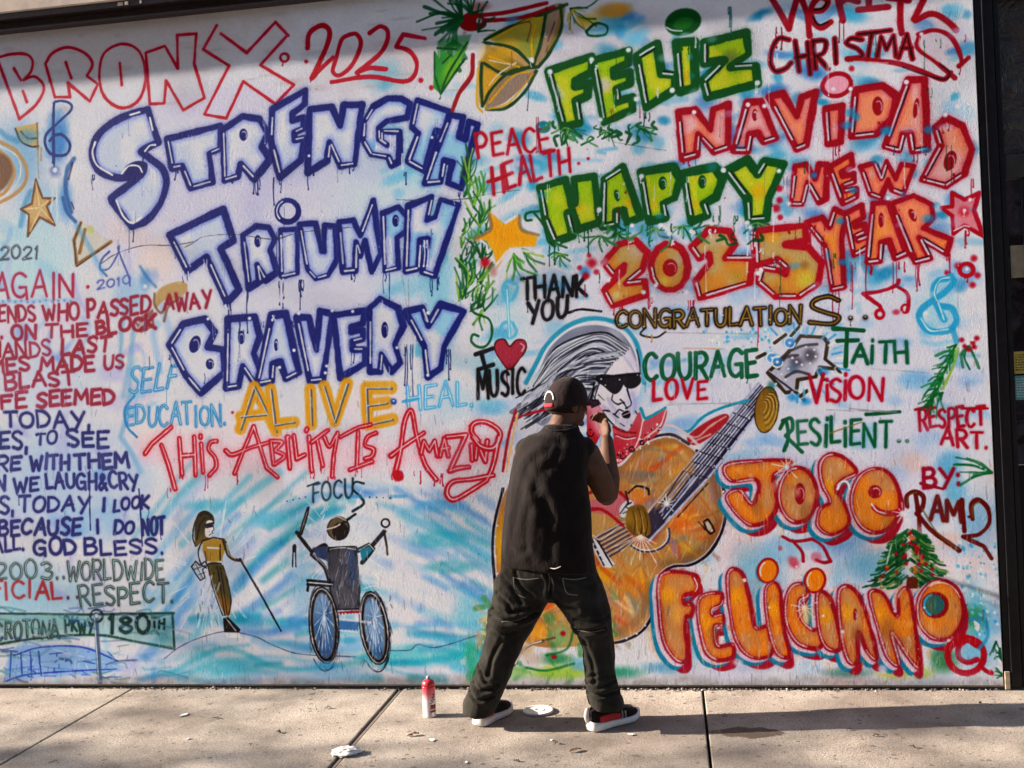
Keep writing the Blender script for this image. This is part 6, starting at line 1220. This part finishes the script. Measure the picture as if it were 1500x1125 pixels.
    ring_loft(bm, limb_rings([(834, 826, 32, -.545, .12), (838, 850, 40, -.545, .135), (847, 876, 38.5, -.56, .13), (862, 904, 31.5, -.575, .115), (872, 932, 25, -.585, .10), (877, 962, 21, -.595, .093), (880, 990, 20.5, -.605, .092), (884, 1010, 22, -.61, .098), (887, 1024, 24, -.61, .105), (888, 1033, 23.5, -.61, .104)]))
    tm = grow(bm, .0065, 2); bv = bvh_of(tm)
    L = [([(718, 902), (740, 910), (768, 906), (786, 898)], .014, .010), ([(722, 892), (745, 898), (775, 890)], .008, .008), ([(728, 868), (744, 884), (750, 898)], .008, .009), ([(738, 846), (752, 862), (764, 884)], .007, .009), ([(755, 838), (762, 856), (780, 872)], .006, .008),
         ([(714, 918), (735, 930), (755, 926)], .007, .008), ([(700, 975), (712, 998), (728, 1002)], .009, .008), ([(692, 998), (704, 1012), (722, 1008)], .010, .008), ([(688, 1012), (700, 1026), (722, 1020)], .009, .007), ([(735, 938), (722, 962), (715, 990)], .006, .009),
         ([(834, 920), (855, 925), (884, 922)], .012, .008), ([(842, 908), (866, 912), (890, 904)], .007, .008), ([(806, 868), (822, 886), (846, 894)], .008, .009), ([(800, 838), (806, 856), (804, 874)], .010, .008), ([(812, 846), (836, 862), (868, 858)], .005, .009), ([(856, 940), (868, 970), (872, 1000)], .006, .008), ([(846, 935), (858, 975), (862, 1002)], .004, .006),
         ([(862, 1000), (878, 1008), (898, 998)], .010, .007), ([(862, 1014), (882, 1020), (906, 1012)], .010, .006), ([(862, 994), (874, 988), (895, 992)], .006, .006)]
    fold(tm, [(surf_line(bv, p), a, w) for p, a, w in L], .010, (9, 9, 7), 1, 1.15, 1.1)
    tro = link('trousers', tm, mat_cloth('charcoal_twill', (.020, .019, .016), .4, 700, .12), root, True)
    bv = bvh_of(tm); smat = mat_simple('seam_thread', (.16, .15, .135), .8)
    for p in ([(752, 846), (770, 849), (790, 847)], [(752, 846), (756, 868), (770, 876)], [(824, 847), (842, 849), (858, 846)], [(824, 847), (830, 868), (846, 872)], [(846, 923), (866, 926), (886, 922)], [(735, 911), (755, 909), (772, 903)], [(803, 835), (805, 850), (803, 866)]):
        q = surf_line(bv, p)
        if len(q) > 3:
            bm = bmesh.new(); tube(bm, q, [.0022, .0028, .0022], 6, 1, 1); link('seam', from_bm(bm, 'seam'), smat, tro, True)
    # ---------------- sleeveless top
    bm = bmesh.new()
    R = [(823, 622, 24, -.530, .062), (820, 632, 30, -.530, .075), (815, 641, 43, -.530, .095), (812, 653, 51, -.530, .118), (807, 672, 54, -.532, .135), (803, 700, 55, -.535, .142), (803, 738, 60, -.54, .146), (801, 780, 63, -.542, .150), (802, 812, 66, -.545, .156), (803, 830, 67.5, -.545, .160)]
    ring_loft(bm, [(W(px, py, Y), Vector((1.03*hw/PXW, .05*hw/PXW, -.10*hw/PXW if py > 640 else .0)), Vector((-.02, dp, 0)), .85) for px, py, hw, Y, dp in R], 36)
    ellipsoid(bm, W(857, 656, -.51), (.052, .075, .060)); ellipsoid(bm, W(770, 659, -.51), (.052, .075, .060))                   # shoulder caps round the armholes
    vm = grow(bm, .0065, 3); bv = bvh_of(vm)
    L = [([(776, 682), (780, 705), (792, 735), (800, 760)], 0.0094, 0.0189), ([(770, 690), (762, 730), (758, 780), (760, 818)], 0.0050, 0.0162), ([(786, 668), (790, 690), (786, 715)], 0.0043, 0.0135), ([(802, 735), (806, 770), (802, 820)], 0.0072, 0.0162), ([(775, 745), (770, 785), (778, 822)], 0.0065, 0.0135), ([(790, 765), (788, 795), (790, 826)], 0.0050, 0.0135),
         ([(752, 760), (748, 795), (750, 818)], 0.0043, 0.0121), ([(840, 690), (830, 735), (832, 800)], 0.0043, 0.0175), ([(820, 648), (814, 668), (800, 690)], 0.0036, 0.0135), ([(846, 735), (838, 762), (818, 790)], 0.0043, 0.0149), ([(806, 650), (800, 664), (784, 672)], 0.0036, 0.0121), ([(745, 806), (758, 812), (770, 806)], 0.0050, 0.0108), ([(824, 628), (836, 640), (852, 642)], 0.0029, 0.0095)]
    fold(vm, [(surf_line(bv, p), a, w) for p, a, w in L], .0085, (7, 7, 2.2), 4)
    top = link('sleeveless_top', vm, mat_cloth('washed_black_jersey', (.0085, .0058, .006), .3, 900, .25), root, True)
    bv = bvh_of(vm)
    q = surf_line(bv, [(848, 652), (850, 672), (853, 700), (862, 728)])
    if len(q) > 3: bm = bmesh.new(); tube(bm, q, [.003, .003], 6, 1, 1); link('armhole_hem', from_bm(bm, 'hem'), mat_cloth('hem_black', (.016, .013, .014)), top, True)
    q = surf_line(bv, [(799, 626), (812, 631), (830, 630), (846, 624)])
    if len(q) > 3: bm = bmesh.new(); tube(bm, q, [.0045, .0045], 6, 1, 1); link('neckband', from_bm(bm, 'band'), mat_cloth('band_black', (.016, .013, .014)), top, True)
    bm = bmesh.new(); a0, a1 = W(806, 832, -.705), W(821, 830, -.705)
    tube(bm, [a0, (a0+a1)/2+Vector((0, -.004, -.006)), a1], [.003, .005, .003], 8, .5); link('undershirt_hem', from_bm(bm, 'uh'), mat_cloth('white_cotton', (.62, .60, .58), .1), root, True)
    # ---------------- shoes
    white = mat_simple('white_rubber', (.74, .73, .74), .55, .06, 30, .15); red = mat_cloth('red_knit', (.42, .035, .04), .25, 500); black = mat_cloth('black_knit', (.012, .010, .011), .3, 500); dark = mat_cloth('dark_knit', (.014, .011, .012), .3, 500)
    grey = mat_simple('grey_stripe', (.22, .21, .22), .6)
    for heel, toe, upper in ((Vector((-.535, -.615, 0)), Vector((-.425, -.355, 0)), dark), (Vector((-.004, -.668, 0)), Vector((.214, -.452, 0)), black)):
        f = (toe-heel).normalized(); Ls = (toe-heel).length; s = Vector((f.y, -f.x, 0)); z = Vector((0, 0, 1))
        def prof(t):                                            # half width along the shoe
            return np.interp(t, [0, .05, .18, .38, .55, .72, .88, .96, 1], [.016, .032, .040, .036, .043, .050, .042, .026, .010])
        sec = np.linspace(0, 1, 22)
        bm = bmesh.new(); ring_loft(bm, [(heel+f*t*Ls+z*(np.interp(t, [0, .5, 1], [.044, .034, .032])/2+np.interp(t, [0, .06, .8, 1], [.008, .0015, .0015, .016])), s*(prof(t)+.006), z*np.interp(t, [0, .5, 1], [.044, .034, .032])/2, .45) for t in sec], 20)
        sole_me = from_bm(bm, 'sole')
        bm = bmesh.new()
        hgt = lambda t: np.interp(t, [0, .08, .25, .42, .6, .8, .93, 1], [.075, .095, .098, .088, .066, .050, .038, .022])
        ring_loft(bm, [(heel+f*(.012+t*(Ls-.02))+z*(.022+hgt(t)/2*.9), s*(prof(t)*.98), z*(hgt(t)/2), .75) for t in sec], 20)
        um = grow(bm, .006, 3)
        sh_ = link('shoe', um, upper, root, True)
        link('sole', sole_me, white, sh_, True)
        bvs = bvh_of(um)
        def patch(name, t0, t1, h0, h1, m, sides=(1, -1), off=.002):
            bm = bmesh.new()
            for sd in sides:
                rows = []
                for t in np.linspace(t0, t1, 8):
                    row = []
                    for hh in np.linspace(h0, h1, 5):
                        p = heel+f*(.012+t*(Ls-.02))+z*(.022+hgt(t)*hh); h = bvs.ray_cast(p+s*sd*.2, -s*sd)
                        row.append(bm.verts.new((h[0]+h[1]*off) if h[0] else p+s*sd*prof(t)))
                    rows.append(row)
                for a, b in zip(rows[:-1], rows[1:]):
                    for k in range(4): bm.faces.new((a[k], a[k+1], b[k+1], b[k]))
            bmesh.ops.recalc_face_normals(bm, faces=bm.faces[:]); me = bpy.data.meshes.new(name); bm.to_mesh(me); bm.free()
            o = link(name, me, m, sh_, True); md = o.modifiers.new('t', 'SOLIDIFY'); md.thickness = .002; md.offset = 1
        if upper is dark: patch('heel_patch', .0, .30, .10, .7, red, (1,)); patch('heel_patch', .0, .30, .10, .7, red, (-1,))
        if upper is black:
            patch('side_panel', .10, .52, .12, .52, red, (1,)); patch('side_panel', .10, .52, .12, .52, red, (-1,)); patch('side_stripe', .54, .57, .15, .75, grey, (1,)); patch('side_stripe', .60, .63, .15, .70, grey, (1,))
            for q in range(4):
                t = .66+.06*q; zz = .022+hgt(t)*.93; bm = bmesh.new(); tube(bm, [heel+f*t*Ls+z*(zz-.006)-s*prof(t)*.62, heel+f*(t+.012)*Ls+z*(zz+.004), heel+f*t*Ls+z*(zz-.006)+s*prof(t)*.62], [.0028, .003, .0028], 6, 1, 2); link('lace', from_bm(bm, 'lace'), grey, sh_, True)
            bm = bmesh.new(); tube(bm, [heel-f*.004+z*.05, heel-f*.010+z*.075, heel-f*.002+z*.105], [.010, .012, .010], 10, .5); link('heel_tab', from_bm(bm, 'tab'), mat_simple('silver_tab', (.55, .52, .50), .3, .1, 40, .2), sh_, True)
    return root

build_person()

# =====================================================================
# SMALL THINGS ON THE PAVEMENT
# =====================================================================
def lathe(bm, prof, n=32, c=(0, 0, 0), mi=None):
    R = []
    for r, z in prof: R.append([bm.verts.new((c[0]+r*math.cos(k*math.tau/n), c[1]+r*math.sin(k*math.tau/n), c[2]+z)) for k in range(n)])
    for i, (a, b) in enumerate(zip(R[:-1], R[1:])):
        for k in range(n):
            f = bm.faces.new((a[k], a[(k+1) % n], b[(k+1) % n], b[k])); f.material_index = mi[i] if mi else 0
    bm.faces.new(R[0][::-1]); bm.faces.new(R[-1])

def build_can():
    p = ray_g(629.5, 1049); root = empty('spray_can', p, 'white and red paint can standing on the pavement left of the painter', 'paint can')
    N = Nodes('can_print'); co = N.obj(); sep = N.n('SeparateXYZ'); N.l(co, sep.inputs[0])
    hgt = N.math('DIVIDE', sep.outputs['Z'], .148)
    base = N.ramp(N.math('ADD', hgt, N.math('MULTIPLY', N.math('SUBTRACT', N.noise(co, 30, 3), .5), .12)), [(.0, (.66, .62, .66)), (.52, (.70, .62, .68)), (.80, (.62, .12, .16)), (1.0, (.55, .03, .05))])
    N.set(base, .22, None, Metallic=.15); body_m = N.m
    bm = bmesh.new(); lathe(bm, [(.0300, 0), (.0335, .002), (.0340, .005), (.0325, .008), (.0325, .143), (.0335, .146), (.0335, .149), (.0300, .151)])
    link('can_body', from_bm(bm, 'can'), body_m, root, True, True)
    redp = mat_simple('red_cap', (.55, .02, .04), .35, .1, 40, .05)
    bm = bmesh.new(); lathe(bm, [(.0315, .1515), (.0318, .160), (.0290, .170), (.0230, .177), (.0150, .181), (.0100, .182)]); link('shoulder', from_bm(bm, 'sh'), redp, root, True, True)
    bm = bmesh.new(); lathe(bm, [(.0085, .1825), (.0085, .190), (.0075, .196), (.0060, .1975)]); bm2 = from_bm(bm, 'noz'); link('nozzle', bm2, mat_simple('grey_nozzle', (.30, .31, .36), .4, .1), root, True, True)
    # printed label marks on the right of the can, following its curve
    def wrap(name, a0, a1, z0, z1, m, rr=.0331, n=8):
        bm = bmesh.new(); rows = [[bm.verts.new((rr*math.cos(a), rr*math.sin(a), z)) for a in np.linspace(a0, a1, n)] for z in (z0, z1)]
        for k in range(n-1): bm.faces.new((rows[0][k], rows[0][k+1], rows[1][k+1], rows[1][k]))
        me = from_bm(bm, name); o = link(name, me, m, root, True, True); md = o.modifiers.new('t', 'SOLIDIFY'); md.thickness = .0003; md.offset = 0
    A = math.radians
    wrap('picture_panel', A(-70), A(-8), .026, .064, mat_simple('brown_picture', (.24, .065, .05), .4, .5, 120, .0))
    wrap('picture_band', A(-66), A(-12), .036, .043, mat_simple('pale_band', (.66, .48, .42), .4, .2, 90, .0), .0334)
    ink = mat_simple('navy_ink', (.02, .022, .06), .4); r = random.Random(5)
    for (a, z, w, h) in [(-48, .098, 9, .004), (-40, .092, 7, .010), (-46, .086, 9, .004), (-50, .080, 6, .007), (-44, .074, 10, .004), (-26, .108, 16, .0035), (-28, .101, 12, .003), (-60, .070, 14, .0025), (-38, .112, 10, .004), (-24, .084, 10, .004)]:
        wrap('print_mark', A(a-w), A(a+w), z, z+h, ink, .03335, 4)

def build_lid():
    p = ray_g(788.5, 1043); root = empty('plastic_lid', p, 'round white plastic lid lying on the pavement between the painter\'s feet', 'lid')
    bm = bmesh.new(); lathe(bm, [(.072, .0005), (.0745, .002), (.0745, .009), (.072, .0125), (.066, .0128), (.064, .0105), (.030, .0100), (.010, .0098)], 48)
    link('lid_disc', from_bm(bm, 'lid'), mat_simple('white_plastic', (.74, .73, .72), .4, .06, 20, .1), root, True, True)
    bm = bmesh.new(); lathe(bm, [(.024, .0101), (.026, .0118), (.022, .0122), (.020, .0104)], 32, (.006, .004, 0)); link('lid_ring', from_bm(bm, 'ring'), mat_simple('white_plastic_b', (.66, .65, .66), .45), root, True, True)

def crumple(name, c, size, seed, m, flat=.35, sub=3):
    bm = bmesh.new(); bmesh.ops.create_icosphere(bm, subdivisions=sub, radius=1.0); off = Vector((seed*7.3, seed*2.1, 0))
    for v in bm.verts:
        d = v.co.normalized(); k = 1+.55*mnoise.noise(d*1.6+off)+.38*(1-2*abs(mnoise.noise(d*3.4+off)))
        v.co = Vector((d.x*k*size[0], d.y*k*size[1], max(d.z*k*size[2]*flat*2+size[2]*.55, .001)))
    me = from_bm(bm, name); o = link(name, me, m); o.location = c; return o

def build_litter():
    paper = mat_simple('tissue', (.76, .75, .74), .9, .06, 40, .3)
    o = crumple('crumpled_tissue', ray_g(506, 1105), (.050, .034, .022), 3, paper); o.rotation_euler.z = .35; tag(o, 'crumpled white tissue lying across the wide pavement joint', 'tissue')
    r = random.Random(9)
    scraps = [(632, 1085, .020, 'small pale scrap of paper left of the painter near the front edge'), (925, 1077, .022, 'pale scrap of paper just in front of the right shoe'), (808, 1085, .010, 'tiny pale chip in front of the lid'), (269, 1048, .026, 'flat pale scrap on the pavement far left'), (1186, 1043, .008, 'tiny pale chip in the painter\'s long shadow'), (275, 1083, .016, 'thin pale straw end on the far left pavement'), (683, 1118, .010, 'tiny white chip at the front left of the painter')]
    for i, (px, py, s, lab) in enumerate(scraps):
        bm = bmesh.new(); n = 9; ring = [bm.verts.new((s*(1+.4*r.uniform(-1, 1))*math.cos(k*math.tau/n), .6*s*(1+.4*r.uniform(-1, 1))*math.sin(k*math.tau/n), .002+r.uniform(0, .005))) for k in range(n)]
        f = bm.faces.new(ring); bmesh.ops.triangulate(bm, faces=[f]); ex = bmesh.ops.extrude_face_region(bm, geom=bm.faces[:])
        for v in [g for g in ex['geom'] if isinstance(g, bmesh.types.BMVert)]: v.co.z += .0012
        o = link('paper_scrap', from_bm(bm, 'scrap'), paper); o.location = ray_g(px, py); o.rotation_euler.z = r.uniform(0, 3); tag(o, lab, 'paper scrap', 'paper scraps on the pavement')
    leafm = mat_simple('dry_leaf', (.085, .045, .028), .8, .35, 60, .4)
    leaves = [(605, 1078, .030, 'dry brown leaf lying left of the painter, below the paint can'), (843, 1101, .030, 'dark curled leaf at the front, below the painter\'s right shoe'), (815, 1090, .015, 'small dark leaf in front of the lid'), (408, 1074, .020, 'small curled brown leaf in front of the racing wheelchair painting'), (480, 1038, .016, 'small brown leaf near the wall left of the wide joint'), (1336, 1096, .016, 'dark leaf crumb at the front right of the pavement'), (1283, 1079, .015, 'dark leaf crumb left of the right-hand corner'), (1245, 1070, .013, 'tiny dark leaf crumb right of the damp stain'), (757, 1116, .014, 'small dark leaf at the bottom edge below the lid'), (316, 1053, .018, 'thin brown leaf on the shaded left pavement'), (1436, 1031, .011, 'tiny dark leaf in the shadow by the shop door')]
    for i, (px, py, s, lab) in enumerate(leaves):
        bm = bmesh.new(); n = 7; rows = []
        for k in range(n+1):
            t = k/n; w = s*.42*math.sin(math.pi*min(1, t*.97+.03))**.8*(1+.25*r.uniform(-1, 1)); x = s*(2*t-1); zc = .003+.010*r.random()*math.sin(math.pi*t); up_ = s*.35*r.uniform(.3, 1)
            rows.append([bm.verts.new((x, -w, zc+up_)), bm.verts.new((x, 0, zc)), bm.verts.new((x, w, zc+up_*.7))])
        for a, b in zip(rows[:-1], rows[1:]):
            for k in range(2): bm.faces.new((a[k], a[k+1], b[k+1], b[k]))
        me = from_bm(bm, 'leaf'); o = link('dry_leaf', me, leafm, None, True); md = o.modifiers.new('t', 'SOLIDIFY'); md.thickness = .0012
        o.location = ray_g(px, py); o.rotation_euler.z = r.uniform(0, 3); tag(o, lab, 'dry leaf', 'dry leaves on the pavement')
    # grit and blown dirt gathered in the gap along the foot of the wall
    bm = bmesh.new()
    for i in range(900):
        x = r.uniform(-3.3, 2.0) if r.random() < .6 else r.choice((-2.4, -2.0, -.3, .45, .6, 1.2))+r.gauss(0, .18)
        if x > 1.99: continue
        y = -abs(r.gauss(0, .016))-.002; s = r.uniform(.0015, .006) if r.random() < .93 else r.uniform(.005, .009)
        res = bmesh.ops.create_icosphere(bm, subdivisions=1, radius=s)
        mi = 0 if r.random() < .82 else 1
        for v in res['verts']: v.co = Vector((v.co.x*r.uniform(.7, 1.5)+x, v.co.y+y, max(v.co.z*.7+s*.4, .0)+.0))
        for f in {f for v in res['verts'] for f in v.link_faces}: f.material_index = mi
    for i in range(900):
        x = r.uniform(-3.4, 2.2); y = r.uniform(-1.4, -.05); s = r.uniform(.001, .0032); res = bmesh.ops.create_icosphere(bm, subdivisions=1, radius=s); mi = 0 if r.random() < .7 else 1
        for v in res['verts']: v.co = Vector((v.co.x*r.uniform(.7, 1.5)+x, v.co.y+y, max(v.co.z*.7+s*.4, 0)))
        for f in {f for v in res['verts'] for f in v.link_faces}: f.material_index = mi
    tag(link('grit', from_bm(bm, 'grit'), [mat_simple('dark_grit', (.07, .055, .045), .95, .4, 90), mat_simple('pale_grit', (.36, .31, .27), .95, .3, 90)]), 'loose grit and dirt along the foot of the painted wall and over the pavement', 'grit', kind='stuff')

build_can()
build_lid()
build_litter()
